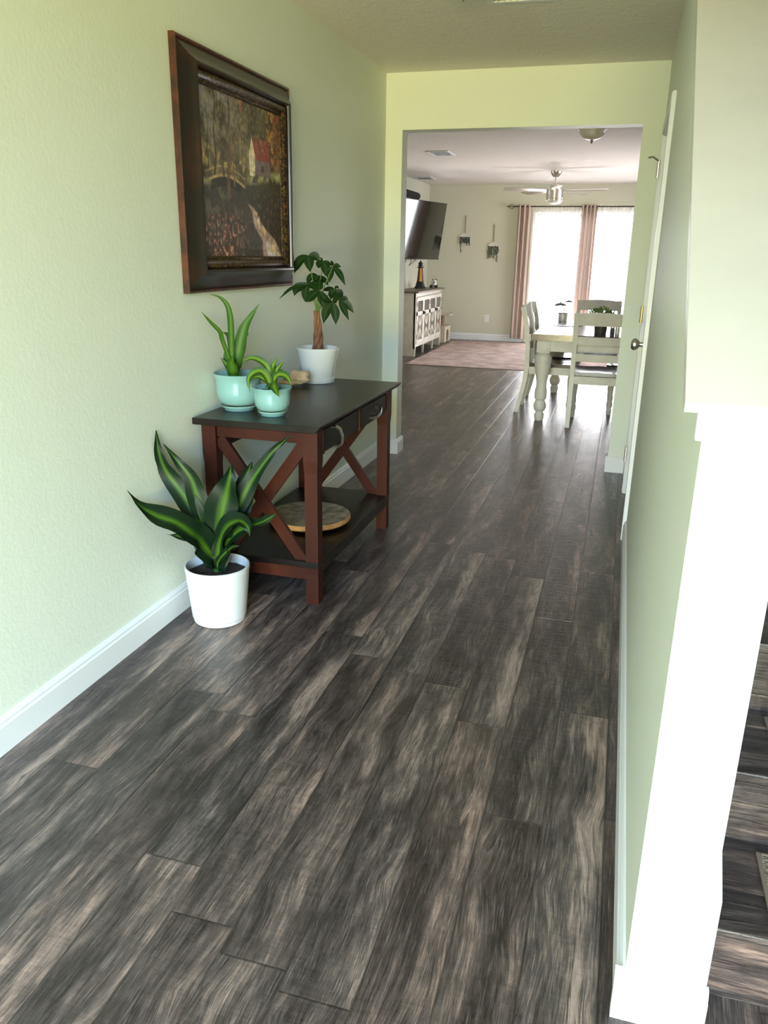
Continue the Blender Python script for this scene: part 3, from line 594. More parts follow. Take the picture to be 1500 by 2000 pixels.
# driftwood
bm = bmesh.new(); bmesh.ops.create_icosphere(bm, subdivisions=4, radius=1)
for v in bm.verts:
    c = v.co; n = .22 * math.sin(c.x * 5 + 1) * math.cos(c.y * 4) + .12 * math.sin(c.z * 9 + c.x * 6) + .05 * math.sin(c.x * 17 + c.y * 13)
    k = 1 + n; tp = .55 + .45 * (c.x + 1) / 2
    v.co = Vector((c.x * .068 * k, c.y * .042 * k * tp, max(c.z * .042 * k * tp * 1.1, -.024) + .024))
r = MB((-1.45, 3.50, TZ + .0005)); r.bm.free(); r.bm = bm
o = r.obj('driftwood', M['rock'], None, True, 50); o.location = (-1.458, 3.525, TZ + .001); o.rotation_euler = (0, math.radians(-14), math.radians(20))
zmin = min((o.rotation_euler.to_matrix() @ v.co).z for v in o.data.vertices); o.location.z = TZ + .0006 - zmin
tag(o, 'pale tan chunk of driftwood lying beside the white pot on the console', 'driftwood')

# ---------------------------------------------------------------- framed landscape on the left wall
O = (XL, 3.20, 1.64)
pa = thing('framed_painting', 'framed autumn landscape painting hanging above the console table', 'painting', O)
def mitre(mb, prof, y0, y1, z0, z1):
    """profile (inset, x) swept round the rectangle; both in metres"""
    R_ = [[mb.bm.verts.new(Vector((x, y, z)) - mb.O) for y, z in ((y0 + d, z0 + d), (y1 - d, z0 + d), (y1 - d, z1 - d), (y0 + d, z1 - d))] for d, x in prof]
    for A, B in zip(R_, R_[1:]):
        for k in range(4): mb.bm.faces.new([A[k], A[(k + 1) % 4], B[(k + 1) % 4], B[k]])
    return mb
X = XL
y0, y1, z0, z1 = 2.70, 3.695, 1.212, 2.068
mitre(MB(O), [(.0, X + .001), (.0, X + .020), (.004, X + .025), (.010, X + .025), (.0135, X + .019)], y0, y1, z0, z1).obj('outer_lip', M['lip'], pa, True, 30)
mitre(MB(O), [(.0135, X + .019), (.020, X + .022), (.030, X + .028), (.045, X + .036), (.060, X + .047), (.068, X + .056), (.075, X + .062), (.082, X + .063), (.086, X + .058), (.088, X + .046), (.088, X + .001)], y0, y1, z0, z1).obj('outer_moulding', M['frame'], pa, True, 30)
d = .088
mitre(MB(O), [(d, X + .040), (d + .006, X + .046), (d + .013, X + .049), (d + .022, X + .047), (d + .030, X + .040), (d + .034, X + .034), (d + .040, X + .036), (d + .045, X + .032), (d + .047, X + .024)], y0, y1, z0, z1).obj('gilded_moulding', M['gilt'], pa, True, 40)
# the canvas: a generic wooded scene painted into the mesh colours (woods, footbridge, cottage, stream)
NU, NV = 230, 190
rng = np.random.RandomState(4)
def vnoise(nu, nv, fu, fv, oct=4):
    out = np.zeros((nv, nu)); amp = 1; tot = 0
    for o_ in range(oct):
        gu, gv = int(fu * 2 ** o_) + 2, int(fv * 2 ** o_) + 2; g = rng.rand(gv, gu)
        u = np.linspace(0, gu - 1.001, nu); v_ = np.linspace(0, gv - 1.001, nv); iu = u.astype(int); iv = v_.astype(int)
        fu_ = (u - iu)[None, :]; fv_ = (v_ - iv)[:, None]; fu_ = fu_ * fu_ * (3 - 2 * fu_); fv_ = fv_ * fv_ * (3 - 2 * fv_)
        a = g[iv][:, iu]; b = g[iv][:, iu + 1]; c_ = g[iv + 1][:, iu]; e_ = g[iv + 1][:, iu + 1]
        out += amp * ((a * (1 - fu_) + b * fu_) * (1 - fv_) + (c_ * (1 - fu_) + e_ * fu_) * fv_); tot += amp; amp *= .55
    return out / tot
U, V = np.meshgrid(np.linspace(0, 1, NU), np.linspace(0, 1, NV))
img = np.zeros((NV, NU, 3)); img[:] = (64, 56, 42)
def blend(mask, col):
    global img
    m_ = np.clip(mask, 0, 1)[..., None]; img = img * (1 - m_) + np.array(col) * m_
sm = lambda x, a, b: np.clip((x - a) / (b - a), 0, 1)
n1, n2, n3, n4 = vnoise(NU, NV, 7, 6), vnoise(NU, NV, 26, 20, 3), vnoise(NU, NV, 60, 50, 2), vnoise(NU, NV, 12, 5, 3)
blend(sm(n1, .45, .7) * (V < .5), (104, 92, 70)); blend(sm(n2, .52, .8) * (V < .42), (128, 112, 88))
blend(sm(n1, .5, .65) * sm(.35 - V, 0, .2) * sm(.55 - U, 0, .3) * .8, (128, 122, 132))
blend(sm(n4, .5, .62) * sm(.12 - abs(U - .45), 0, .1) * sm(.3 - V, 0, .2) * .8, (158, 82, 62))
blend(sm(U, .80, .95) * sm(.42 - V, 0, .15) * sm(n2, .3, .6), (150, 66, 44)); blend(sm(.07 - abs(U - .86), 0, .05) * sm(.4 - V, 0, .1) * sm(n2, .4, .6), (186, 132, 66))
blend(sm(.1 - abs(V - .40), 0, .08) * sm(.62 - U, 0, .2) * sm(n2, .45, .6), (158, 134, 74))
yd = .47 + .06 * np.sin(U * 3 + 1.5); blend(sm(.05 - abs(V - yd - .02), 0, .04) * sm(U, .48, .6), (150, 146, 96)); blend(sm(.03 - abs(V - .55), 0, .02) * sm(.2 - U, 0, .1), (156, 148, 96))
blend(sm(V, .52, .62) * .85, (50, 44, 34)); blend(sm(n2, .5, .7) * sm(V, .5, .6) * sm(.6 - U, 0, .3) * .7, (92, 92, 62))
blend(sm(V, .62, .8) * sm(.62 - U, 0, .3) * sm(n3, .40, .66), (98, 50, 42)); blend(sm(n3, .62, .8) * sm(V, .7, .8) * sm(.6 - U, 0, .3) * .9, (164, 112, 88))
blend(sm(V, .5, .65) * sm(U, .6, .8) * .7, (58, 44, 44)); blend(sm(n3, .6, .8) * sm(V, .5, .6) * sm(U, .55, .7) * .5, (112, 90, 76))
# stream
sx = .50 + .38 * sm(V, .64, 1.0) ** .8 + .02 * np.sin(V * 30); sw = .02 + .13 * sm(V, .64, 1.0)
blend(sm(sw - abs(U - sx), 0, .02) * sm(V, .63, .66) * (.6 + .4 * n2), (176, 138, 132)); blend(sm(sw * .5 - abs(U - sx + .01), 0, .02) * sm(V, .70, .8) * sm(n4, .4, .6), (188, 176, 196)); blend(sm(sw * .6 - abs(U - sx - .03), 0, .02) * sm(V, .66, .7) * sm(n2, .5, .6), (206, 172, 130))
# cottage
hy = lambda u: .27
roof = (U > .60) & (U < .85) & (V > .20 + .02 * (U - .6)) & (V < .345) & (V > .20 + (.60 + .035 - U) * 4); blend(roof * .9, (138, 56, 50))
wall_ = (U > .63) & (U < .85) & (V >= .345) & (V < .45); blend(wall_ * .85, (112, 92, 104))
gab = (U > .565) & (U < .64) & (V > .20 + abs(U - .603) * 3.2) & (V < .46); blend(gab * .9, (206, 192, 164))
blend((wall_ & (abs(U - .74) < .018) & (abs(V - .40) < .022)) * .8, (60, 48, 44)); blend(sm(V, .42, .47) * ((U > .6) & (U < .92) & (V < .50)) * sm(n2, .35, .6), (48, 42, 34))
# footbridge
br = .545 - .055 * np.sin((U - .04) / .46 * math.pi); on = (U > .04) & (U < .50)
blend(on * sm(.012 - abs(V - br), 0, .006), (158, 132, 84)); blend(on * sm(.005 - abs(V - br + .055), 0, .003), (168, 140, 88)); blend(on * (np.sin(U * 260) > .5) * ((V > br - .055) & (V < br)) * .7, (128, 98, 60))
blend(on * ((V > br + .012) & (V < br + .07) & (abs(U - .27) < .17)) * .7, (30, 24, 20))
# trees
for tx, lean, w_, vb, c in ((.30, .03, .022, .62, (92, 66, 46)), (.24, -.04, .012, .50, (84, 62, 44)), (.36, .05, .010, .56, (104, 78, 54)), (.15, .02, .011, .50, (60, 44, 34)), (.80, -.01, .007, .72, (86, 62, 50)), (.45, .06, .006, .5, (70, 52, 40)), (.66, .03, .004, .3, (150, 120, 96)), (.08, 0, .006, .46, (58, 44, 34))):
    x_ = tx + lean * (1 - V / vb) + .008 * np.sin(V * 22 + tx * 40); blend(sm(w_ * (.5 + .6 * V / vb) - abs(U - x_), 0, .004) * (V < vb) * .9, c)
blend(sm(n3, .62, .75) * (V < .3) * .6, (120, 108, 64)); blend(sm(n2, .6, .75) * (V < .25) * .6, (44, 40, 32))
img = img * (.95 + .5 * n3[..., None])
img = img * .85 + img.mean(axis=2, keepdims=True) * .15 * np.array([1.08, 1.0, .86])
cm = MB(O); a0, a1, b0, b1 = y0 + .134, y1 - .134, z0 + .134, z1 - .134
vs = [[cm.bm.verts.new(Vector((X + .028, a0 + (a1 - a0) * i / (NU - 1), b1 - (b1 - b0) * j / (NV - 1))) - cm.O) for i in range(NU)] for j in range(NV)]
for j in range(NV - 1):
    for i in range(NU - 1): cm.bm.faces.new([vs[j][i], vs[j + 1][i], vs[j + 1][i + 1], vs[j][i + 1]])
cv = cm.obj('canvas', M['canvas'], pa)
at = cv.data.color_attributes.new('paint', 'FLOAT_COLOR', 'POINT'); c01 = np.clip(img / 255, 0, 1); lin = np.where(c01 <= .04045, c01 / 12.92, ((c01 + .055) / 1.055) ** 2.4)
buf = np.ones((NV * NU, 4)); buf[:, :3] = lin.reshape(-1, 3); at.data.foreach_set('color', buf.ravel().astype(np.float32))
MB(O).box((X + .001, a0 - .02, b0 - .02), (X + .026, a1 + .02, b1 + .02)).obj('backing_board', M['black'], pa)

# ---------------------------------------------------------------- carpet pads on the stair treads
for i, (x, lab) in enumerate(((.385, 'brown carpet tread pad on the lowest stair'), (.409, 'brown carpet tread pad on the second stair from the floor'), (.42, 'brown carpet tread pad on the third stair from the floor'),
                              (.41, 'brown carpet tread pad on the fourth stair from the floor'))):
    y0_ = 1.29 + i * RUN; z = (i + 1) * RISE; O = (.76, y0_ + .12, z)
    t_ = thing('stair_mat', lab, 'stair mat', (.76, y0_ + .12, z + .0005), 0, 'carpet pads on the stairs')
    MB(O).box((x + .008, y0_ + .012, z), (1.14, y0_ + .222, z + .007), .002).obj('pile', M['mat'], t_)
    e = MB(O)
    frame = [(x, y0_ + .004), (1.148, y0_ + .004), (1.148, y0_ + .230), (x, y0_ + .230)]
    e.box((x, y0_ + .004, z), (x + .009, y0_ + .23, z + .008), .002); e.box((1.139, y0_ + .004, z), (1.148, y0_ + .23, z + .008), .002)
    e.box((x + .009, y0_ + .004, z), (1.139, y0_ + .012, z + .008), .002); e.box((x + .009, y0_ + .222, z), (1.139, y0_ + .23, z + .008), .002)
    e.obj('binding', M['matedge'], t_)

# ---------------------------------------------------------------- ceiling things
def dome(name, label, x, y, r, drop, grp):
    O = (x, y, HC); t_ = thing(name, label, 'ceiling light', O, 0, grp)
    MB(O).lathe(O, [(0, -.0005), (r * 1.08, -.0005), (r * 1.10, -.012), (r * 1.02, -.022), (0, -.022)], 40).obj('pan', M['nickel'], t_, True)
    MB(O).lathe(O, [(r, -.0225), (r * .97, -.04), (r * .82, -.07), (r * .55, -.093), (r * .25, -.104), (0, -.106)], 40).obj('glass_bowl', M['frost'], t_, True)
    MB(O).lathe(O, [(.012, -.106), (.016, -.112), (.008, -.12), (.010, -.130), (0, -.139)], 16).obj('finial', M['nickel'], t_, True)
dome('ceiling_light', 'frosted glass dome ceiling light just beyond the wide opening', -.40, 7.77, .118, .13, 'glass dome ceiling lights')
dome('ceiling_light', 'dark finial of the hall ceiling light just peeking in at the top edge', -.715, 3.485, .14, .13, 'glass dome ceiling lights')
def vent(label, x0, x1, y0, y1):
    O = ((x0 + x1) / 2, (y0 + y1) / 2, HC); t_ = thing('ceiling_vent', label, 'air vent', O, 0, 'ceiling air vents')
    f = MB(O); w_ = .03
    for a, b, c, d_ in ((x0, x1, y0, y0 + w_), (x0, x1, y1 - w_, y1), (x0, x0 + w_, y0 + w_, y1 - w_), (x1 - w_, x1, y0 + w_, y1 - w_)): f.box((a, c, HC - .010), (b, d_, HC - .0005), .002)
    f.obj('vent_frame', M['white'], t_)
    s_ = MB(O); n_ = 9
    for i in range(n_):
        xx = x0 + w_ + (x1 - x0 - 2 * w_) * (i + .5) / n_
        s_.beam((xx, y0 + w_, HC - .006), (xx, y1 - w_, HC - .006), .014, .0015, (.5, 0, 1))
    s_.obj('louvres', M['white'], t_)
    MB(O).box((x0 + w_, y0 + w_, HC - .0025), (x1 - w_, y1 - w_, HC - .0008)).obj('duct_shade_panel', M['duct_shade'], t_)  # flat dark panel; its colour imitates the shaded duct behind the louvres
vent('white ceiling vent nearer the opening, above the middle of the great room floor', -2.24, -1.98, 9.17, 9.60)
vent('white ceiling vent farther back near the far left corner', -3.14, -2.86, 12.12, 12.50)
vent('hall ceiling vent cut by the top edge beside the light finial', -.71, -.40, 3.72, 4.03)

O = (-1.013, 11.525, HC)
fan = thing('ceiling_fan', 'brushed nickel five-blade ceiling fan hanging in the great room', 'ceiling fan', O)
MB(O).lathe(O, [(0, -.0005), (.074, -.0005), (.072, -.02), (.055, -.055), (.03, -.078), (0, -.08)], 32).obj('canopy', M['nickel'], fan, True)
MB(O).lathe(O, [(0, -.075), (.014, -.075), (.014, -.17), (0, -.17)], 16).obj('downrod', M['nickel'], fan, True)
MB(O).lathe(O, [(0, -.150), (.022, -.150), (.03, -.165), (.065, -.170), (.066, -.215), (.085, -.225), (.110, -.228), (.111, -.335), (.104, -.342), (.104, -.350), (.110, -.355), (.108, -.368), (0, -.370)], 40).obj('motor_housing', M['nickel'], fan, True)
MB(O).lathe(O, [(.1, -.3705), (.097, -.385), (.07, -.402), (.03, -.41), (0, -.411)], 32).obj('light_lens', M['frost'], fan, True)
for k in range(5):
    a = math.radians(61 + 72 * k); c, s = math.cos(a), math.sin(a); b = MB(O)
    def pt(r, w_): 
        return (O[0] + c * r - s * w_, O[1] + s * r + c * w_, HC - .243 + w_ * .22)
    outl = [(.10, -.028), (.17, -.045), (.40, -.058), (.62, -.064), (.69, -.056), (.705, -.03), (.705, .03), (.69, .056), (.62, .064), (.40, .058), (.17, .045), (.10, .028)]
    A = [b.bm.verts.new(Vector(pt(*p)) - b.O) for p in outl]; B = [b.bm.verts.new(Vector(pt(*p)) - b.O + Vector((0, 0, .007))) for p in outl]
    b.bm.faces.new(A); b.bm.faces.new(B[::-1])
    for i in range(len(outl)): b.bm.faces.new([A[i], A[(i + 1) % len(outl)], B[(i + 1) % len(outl)], B[i]])
    b.obj('blade', M['nickelblade'], fan)

# ---------------------------------------------------------------- far wall: curtains, hangings, outlet
def wavy(x0, x1, y, z0, z1, n, amp, seed, flare=0.0, th=.0):
    ph = seed * 1.7; xc = (x0 + x1) / 2
    def fn(u, v):
        x = x0 + (x1 - x0) * u; x = xc + (x - xc) * (1 + flare * (1 - v))
        z = z0 + (z1 - z0) * v
        return (x, y + amp * (.75 + .25 * v) * math.sin(u * n * 2 * math.pi + ph + .6 * math.sin(v * 2 + seed)) + amp * .3 * math.sin(u * n * 4.3 + v * 3 + seed), z)
    return fn
def curtain(name, label, cat, grp, x0, x1, y, n, amp, seed, mat, flare=0.0, z0=.06, z1=2.135, grommets=0):
    O = ((x0 + x1) / 2, y, z0); t_ = thing(name, label, cat, O, 0, grp)
    MB(O).sheet(wavy(x0, x1, y, z0, z1, n, amp, seed, flare), int(n * 18), 24).obj('panel', M[mat], t_, True, None)
    if grommets:
        for i in range(grommets):
            gx = x0 + (x1 - x0) * (i + .5) / grommets
            MB(O).lathe((gx, y, RODZ), [(.016, -.003), (.024, -.003), (.024, .003), (.016, .003), (.016, -.003)], 16, 'x').obj('grommet', M['nickel'], t_, True)
RODZ = 2.105; RY = YF - .095
curtain('curtain', 'rose-beige curtain panel hanging at the left side of the glass door', 'curtain', 'rose-beige door curtains', -1.73, -1.52, RY, 3, .035, 1, 'curtain', .12, .06, 2.135, 3)
curtain('curtain', 'rose-beige curtain panel gathered at the middle of the glass door', 'curtain', 'rose-beige door curtains', -.745, -.515, RY, 4, .035, 2, 'curtain', .05, .06, 2.135, 4)
curtain('curtain', 'rose-beige curtain panel at the right side of the glass door behind the wall end', 'curtain', 'rose-beige door curtains', .34, .54, RY, 3, .035, 3, 'curtain', .1, .06, 2.135, 3)
curtain('sheer_curtain', 'white sheer curtain over the left pane of the glass door', 'sheer curtain', 'white sheers over the glass door', -1.50, -.76, RY + .012, 13, .012, 4, 'sheer', 0, .05, 2.125)
curtain('sheer_curtain', 'white sheer curtain over the right pane of the glass door', 'sheer curtain', 'white sheers over the glass door', -.50, .33, RY + .012, 14, .012, 5, 'sheer', 0, .05, 2.125)
O = (-.6, RY, RODZ)
rd = thing('curtain_rod', 'thin dark curtain rod with round cage ends above the glass door', 'curtain rod', O)
MB(O).tube([(-1.80, RY, RODZ), (.62, RY, RODZ)], .009, 12).obj('rod', M['black'], rd, True)
for sx_, e in ((-1, -1.80), (1, .62)):
    f = MB(O)
    for k in range(3):
        a = math.pi * k / 3
        f.tube([(e + sx_ * (.036 - .036 * math.cos(q)), RY + .036 * math.sin(q) * math.cos(a), RODZ + .036 * math.sin(q) * math.sin(a)) for q in [2 * math.pi * j / 20 for j in range(20)]], .003, 6, True)
    f.lathe((e + sx_ * .072, RY, RODZ), [(0, 0), (.010, 0), (.010, sx_ * .018), (0, sx_ * .034)], 12, 'x')
    f.obj('finial', M['black'], rd, True)
for bx in (-1.745, .56, -.5): MB(O).tube([(bx, RY, RODZ), (bx, YF - .002, RODZ)], .006, 8).obj('bracket', M['black'], rd, True)

def hanging(label, x, z):
    O = (x, YF - .006, z + .22); t_ = thing('wall_hanging', label, 'wall hanging', O, 0, 'hoop hangings on the far wall'); Y = YF - .012
    MB(O).tube([(x, Y, z + .36), (x, Y, z + .092)], .006, 6).obj('cord', M['sisal'], t_, True)
    MB(O).tube([(x + .092 * math.cos(a), Y, z + .092 * math.sin(a)) for a in [2 * math.pi * j / 40 for j in range(40)]], .0045, 8, True).obj('hoop', M['white'], t_, True)
    MB(O).lathe((x, Y + .003, z), [(0, -.002), (.088, -.002), (.088, .002), (0, .002)], 36, 'y').obj('disc', M['cream'], t_)
    rnd = random.Random(int(x * 100)); g = MB(O)
    for k in range(11):
        xx = x - .08 + .16 * k / 10; L = rnd.choice((.10, .14, .17, .20)); L = .25 if k == (1 if x < -2.3 else 9) else L
        if abs(k - 5) < 1 and x > -2.3: L = .04
        for j in range(int(L / .012)):
            zz = z + .03 - j * .012; q = Vector((xx + rnd.uniform(-.006, .006), Y - .008, zz))
            d_ = Vector((rnd.uniform(-1, 1) * .016, -.004 - rnd.random() * .008, -.016))
            g.leaf([q, q + d_ * .5 + Vector((0, -.002, 0)), q + d_], .018, (.0, -1, .2), .1, 'leaflet', 4)
    g.obj('greenery', M['greenery'], t_)
hanging('white hoop with trailing greenery on the far wall, the left and higher of the two', -2.58, 1.615)
hanging('white hoop with trailing greenery on the far wall, the right and lower of the two', -2.105, 1.478)
O = (-2.154, YF, .36)
ou = thing('wall_outlet', 'white wall outlet plate low on the far wall', 'outlet', O)
MB(O).box((-2.154 - .036, YF - .006, .36 - .058), (-2.154 + .036, YF - .0005, .36 + .058), .002).obj('cover_plate', M['white'], ou)
for dz in (-.022, .022): MB(O).lathe((-2.154, YF - .006, .36 + dz), [(0, -.002), (.015, -.002), (.015, .0), (0, 0)], 20, 'y').obj('socket', M['cream'], ou)

# ---------------------------------------------------------------- media cabinet and what stands on and around it
CX0, CX1, CY0_, CY1_, CH = -3.10, -2.715, 10.87, 12.50, .855
O = (-2.9, 11.68, 0)
cb = thing('media_cabinet', 'cream farmhouse media cabinet with X-pattern doors under the television', 'cabinet', O)
MB(O).box((CX0, CY0_ - .02, CH), (CX1 + .035, CY1_ + .02, CH + .022), .003).obj('cabinet_top', M['furniture_top'], cb)
MB(O).box((CX0, CY0_, .0005), (CX1 - .012, CY0_ + .02, CH)).box((CX0, CY1_ - .02, .0005), (CX1 - .012, CY1_, CH)).box((CX0, CY0_ + .02, .14), (CX1 - .03, CY1_ - .02, .16)).box((CX0, CY0_ + .02, .16), (CX0 + .01, CY1_ - .02, CH)).box((CX1 - .035, CY0_ + .02, .80), (CX1 - .012, CY1_ - .02, CH)).box((CX1 - .035, CY0_ + .02, .12), (CX1 - .012, CY1_ - .02, .165)).obj('cabinet_body', M['cream'], cb)
for y in (CY0_, CY0_ + .50, CY0_ + 1.09, CY1_ - .035):
    MB(O).loft4([(CX1 - .017, y + .0175, .0005, .012, .012), (CX1 - .017, y + .0175, .10, .0165, .0175), (CX1 - .017, y + .0175, CH - .002, .0165, .0175)] if y in (CY0_, CY1_ - .035) else [(CX1 - .017, y + .0175, .0005, .011, .011), (CX1 - .017, y + .0175, .12, .0165, .016)]).obj('leg', M['cream'], cb)
dw = (CY1_ - CY0_ - .07) / 4
for k in range(4):
    a = CY0_ + .035 + dw * k + .003; b = a + dw - .006; xa, xb = CX1 - .011, CX1 + .007
    d_ = MB(O)
    for q in ((a, b, .165, .215), (a, b, .745, .795), (a, b, .55, .60), (a, a + .045, .215, .745), (b - .045, b, .215, .745)): d_.box((xa, q[0], q[2]), (xb, q[1], q[3]))
    dd = d_.obj('door', M['cream'], cb)
    MB(O).box((xa + .004, a + .04, .21), (xa + .008, b - .04, .555)).obj('door_panel', M['furniture_top'], dd)
    c = (a + b) / 2; x_ = MB(O); w_ = .024
    for p, q in (((a + .045, .22), (b - .045, .545)), ((b - .045, .22), (a + .045, .545)), ((c - .045, .22), (c + .045, .545)), ((c + .045, .22), (c - .045, .545))):
        x_.beam((xa + .012, p[0], p[1]), (xa + .012, q[0], q[1]), w_, .010, (0, 0, 1) if False else (1, 0, 0))
    x_.obj('lattice', M['cream'], dd)
    MB(O).box((xa + .004, a + .044, .60), (xa + .007, b - .044, .745)).obj('glass_pane', M['screenglass'], dd)
    ky = b - .022 if k % 2 == 0 else a + .022
    MB(O).lathe((CX1 + .007, ky, .575), [(0, 0), (.006, 0), (.006, .012), (.015, .018), (.015, .026), (0, .030)], 14, 'x').obj('knob', M['black'], dd, True)
    for hz in (.27, .70): MB(O).box((CX1 + .0071, (a + .002 if k % 2 == 0 else b - .012), hz - .03), (CX1 + .011, (a + .012 if k % 2 == 0 else b - .002), hz + .03)).obj('hinge', M['black'], dd)

CT = CH + .0225
O = (-2.94, 11.98, CT)
lh = thing('lighthouse_figurine', 'black lighthouse lamp with yellow stripes standing on the cabinet', 'lighthouse', O)
MB(O).lathe(O, [(0, .0), (.088, .0), (.088, .012), (.075, .03), (.062, .07), (.055, .10), (0, .10)], 8).obj('base', M['black'], lh)
for k in range(8):
    a0_, a1_ = 2 * math.pi * k / 8, 2 * math.pi * (k + 1) / 8; b = MB(O); q = []
    for z, r_ in ((.10, .052), (.29, .034)): q.append([Vector(O) + Vector((r_ * math.cos(a), r_ * math.sin(a), z)) - b.O for a in (a0_, a1_)] + [Vector((0, 0, z))])
    v_ = [[b.bm.verts.new(p) for p in r_] for r_ in q]
    b.bm.faces.new(v_[0]); b.bm.faces.new(v_[1])
    for i in range(3): b.bm.faces.new([v_[0][i], v_[0][(i + 1) % 3], v_[1][(i + 1) % 3], v_[1][i]])
    b.obj('stripe', M['yellow'] if k % 2 == 0 else M['darkred'], lh)
MB(O).lathe(O, [(0, .29), (.048, .29), (.052, .295), (.052, .302), (.032, .304), (.030, .345), (.036, .348), (.030, .365), (.010, .385), (.004, .40), (0, .405)], 16).obj('lantern', M['black'], lh)
rl = MB(O)
for k in range(10):
    a = 2 * math.pi * k / 10; rl.tube([(O[0] + .05 * math.cos(a), O[1] + .05 * math.sin(a), O[2] + .30), (O[0] + .05 * math.cos(a), O[1] + .05 * math.sin(a), O[2] + .325)], .0015, 5)
rl.tube([(O[0] + .05 * math.cos(2 * math.pi * k / 24), O[1] + .05 * math.sin(2 * math.pi * k / 24), O[2] + .325) for k in range(24)], .002, 5, True).obj('railing', M['black'], lh)

O = (-2.80, 12.28, CT)
fg = thing('animal_figurine', 'small black and white animal figurine on the far end of the cabinet', 'figurine', O)
def ell(mb, c, r, n=16):
    prof = [(math.sin(math.pi * i / 10) * r[0], -math.cos(math.pi * i / 10) * r[2]) for i in range(11)]
    return mb.lathe((O[0] + c[0], O[1] + c[1], O[2] + c[2]), prof, n, 'z', r[1] / r[0])
ell(MB(O), (0, 0, .065), (.045, .04, .05)).obj('body', M['ceramic'], fg, True)
hd = ell(MB(O), (.02, -.035, .095), (.03, .028, .028)).obj('head', M['ceramic'], fg, True)
for s in (-1, 1): ell(MB(O), (.02 + s * .024, -.033, .122), (.010, .008, .010)).obj('ear', M['black'], hd, True)
for q in ((-.035, -.03), (.045, -.03), (-.04, .025), (.04, .03)): ell(MB(O), (q[0], q[1], .022), (.022, .02, .0225)).obj('paw', M['black'], fg, True)

# cat tree
O = (-2.86, 13.08, 0)
ctr = thing('cat_tree', 'beige plush cat tree in the far left corner beyond the cabinet', 'cat tree', O)
b = MB(O); y0_, y1_, x0_, x1_ = 12.86, 13.30, -3.05, -2.72
arch = [(12.98, .02)] + [(13.08 - .085 * math.cos(a), .13 + .07 * math.sin(a)) for a in [math.pi * i / 12 for i in range(13)]] + [(13.165, .02)]
b.prism([(y0_, .0005), (y0_, .25), (y1_, .25), (y1_, .0005), (13.165, .0005)] + [(13.165, .02)] + [(13.08 + .085 * math.cos(a), .13 + .07 * math.sin(a)) for a in [math.pi * i / 12 for i in range(13)]] + [(12.995, .0005)], 'x', x1_ - .02, x1_)
b.box((x0_, y0_, .0005), (x1_ - .02, y0_ + .02, .25)); b.box((x0_, y1_ - .02, .0005), (x1_ - .02, y1_, .25)); b.box((x0_, y0_ + .02, .0005), (x0_ + .02, y1_ - .02, .25)); b.box((x0_ + .02, y0_ + .02, .23), (x1_ - .02, y1_ - .02, .25)); b.box((x0_ + .02, y0_ + .02, .0005), (x1_ - .02, y1_ - .02, .02))
b.obj('condo_box', M['cathair'], ctr)
MB(O).lathe((-2.83, 13.08, 0), [(0, .25), (.045, .25), (.045, .42), (0, .42)], 20).obj('scratching_post', M['sisal'], ctr, True)
MB(O).box((-2.98, 12.92, .42), (-2.66, 13.24, .445), .006).obj('perch', M['cathair'], ctr)

# television on its arm
TVC = (-2.90533, 11.97536, 1.69677); yaw, tilt = .225, .14506036
_u0 = Vector((math.sin(.18490942), math.cos(.18490942), 0)); TVC = tuple(Vector(TVC) + (_u0 - Vector((math.sin(yaw), math.cos(yaw), 0))) * .715)
tv = thing('television', 'large flat black television tilted down on a wall arm above the cabinet', 'television', TVC)
u_ = Vector((math.sin(yaw), math.cos(yaw), 0)); n_ = Vector((math.cos(yaw), -math.sin(yaw), 0)); v_ = Vector((0, 0, 1)) * math.cos(tilt) + n_ * math.sin(tilt); w_ = u_.cross(v_)
if w_.x < 0: w_ = -w_
def tvbox(name, mat, u0, u1, v0, v1, w0, w1, bev=.002):
    b = MB(); b.box((u0, v0, w0), (u1, v1, w1), bev)
    for q in b.bm.verts: q.co = u_ * q.co.x + v_ * q.co.y + w_ * q.co.z
    return b.obj(name, mat, tv)
tvbox('casing', M['black'], -.715, .715, -.41, .41, -.045, -.001, .004)
tvbox('screen', M['screen'], -.706, .706, -.395, .402, -.0005, .0015, 0)
tvbox('bezel', M['black'], -.715, .715, -.41, -.396, -.0005, .004, 0)
MB(TVC).beam(Vector(TVC) - w_ * .05, (GL + .002, 11.9, 1.68), .05, .05).obj('wall_arm', M['black'], tv)
MB(TVC).box((GL + .001, 11.75, 1.55), (GL + .012, 12.05, 1.80)).obj('wall_plate', M['black'], tv)
cd = MB().tube([(-3.02, 11.75, 1.33), (-3.05, 11.8, 1.24), (-3.10, 11.9, 1.20), (-3.08, 12.02, 1.24), (-3.02, 12.1, 1.31)], .004, 6)
cd.obj('power_cable', M['black'], None, True)
o = D.objects['power_cable']; tag(o, 'thin black cable looping below the television', 'cable')
cd2 = MB().tube([(-3.04, 11.62, 1.33), (-3.10, 11.6, 1.22), (-3.13, 11.63, 1.10), (-3.11, 11.60, .98), (-3.125, 11.62, .90)], .004, 6).obj('power_cable', M['black'], None, True)
tag(cd2, 'thin black cable dropping from the television to the cabinet top', 'cable')
O = (GL + .09, 11.66, 2.19)
sh = thing('window_shade', 'rolled black blackout shade above the window behind the television', 'window shade', O)
MB(O).lathe((GL + .09, 0, 2.19), [(0, 10.94), (.045, 10.94), (.050, 10.96), (.050, 12.33), (.046, 12.36), (.03, 12.385), (0, 12.39)], 24, 'y').obj('roll', M['shade'], sh, True)
for y in (11.0, 12.28): MB(O).box((GL + .017, y - .01, 2.17), (GL + .06, y + .01, 2.24)).obj('bracket', M['black'], sh)

# rug
o = MB().box((-2.63, 10.03, .0005), (.25, 13.22, .009), .003).obj('area_rug', M['rug'])
tag(o, 'faded pink and beige area rug covering the great room floor', 'rug')

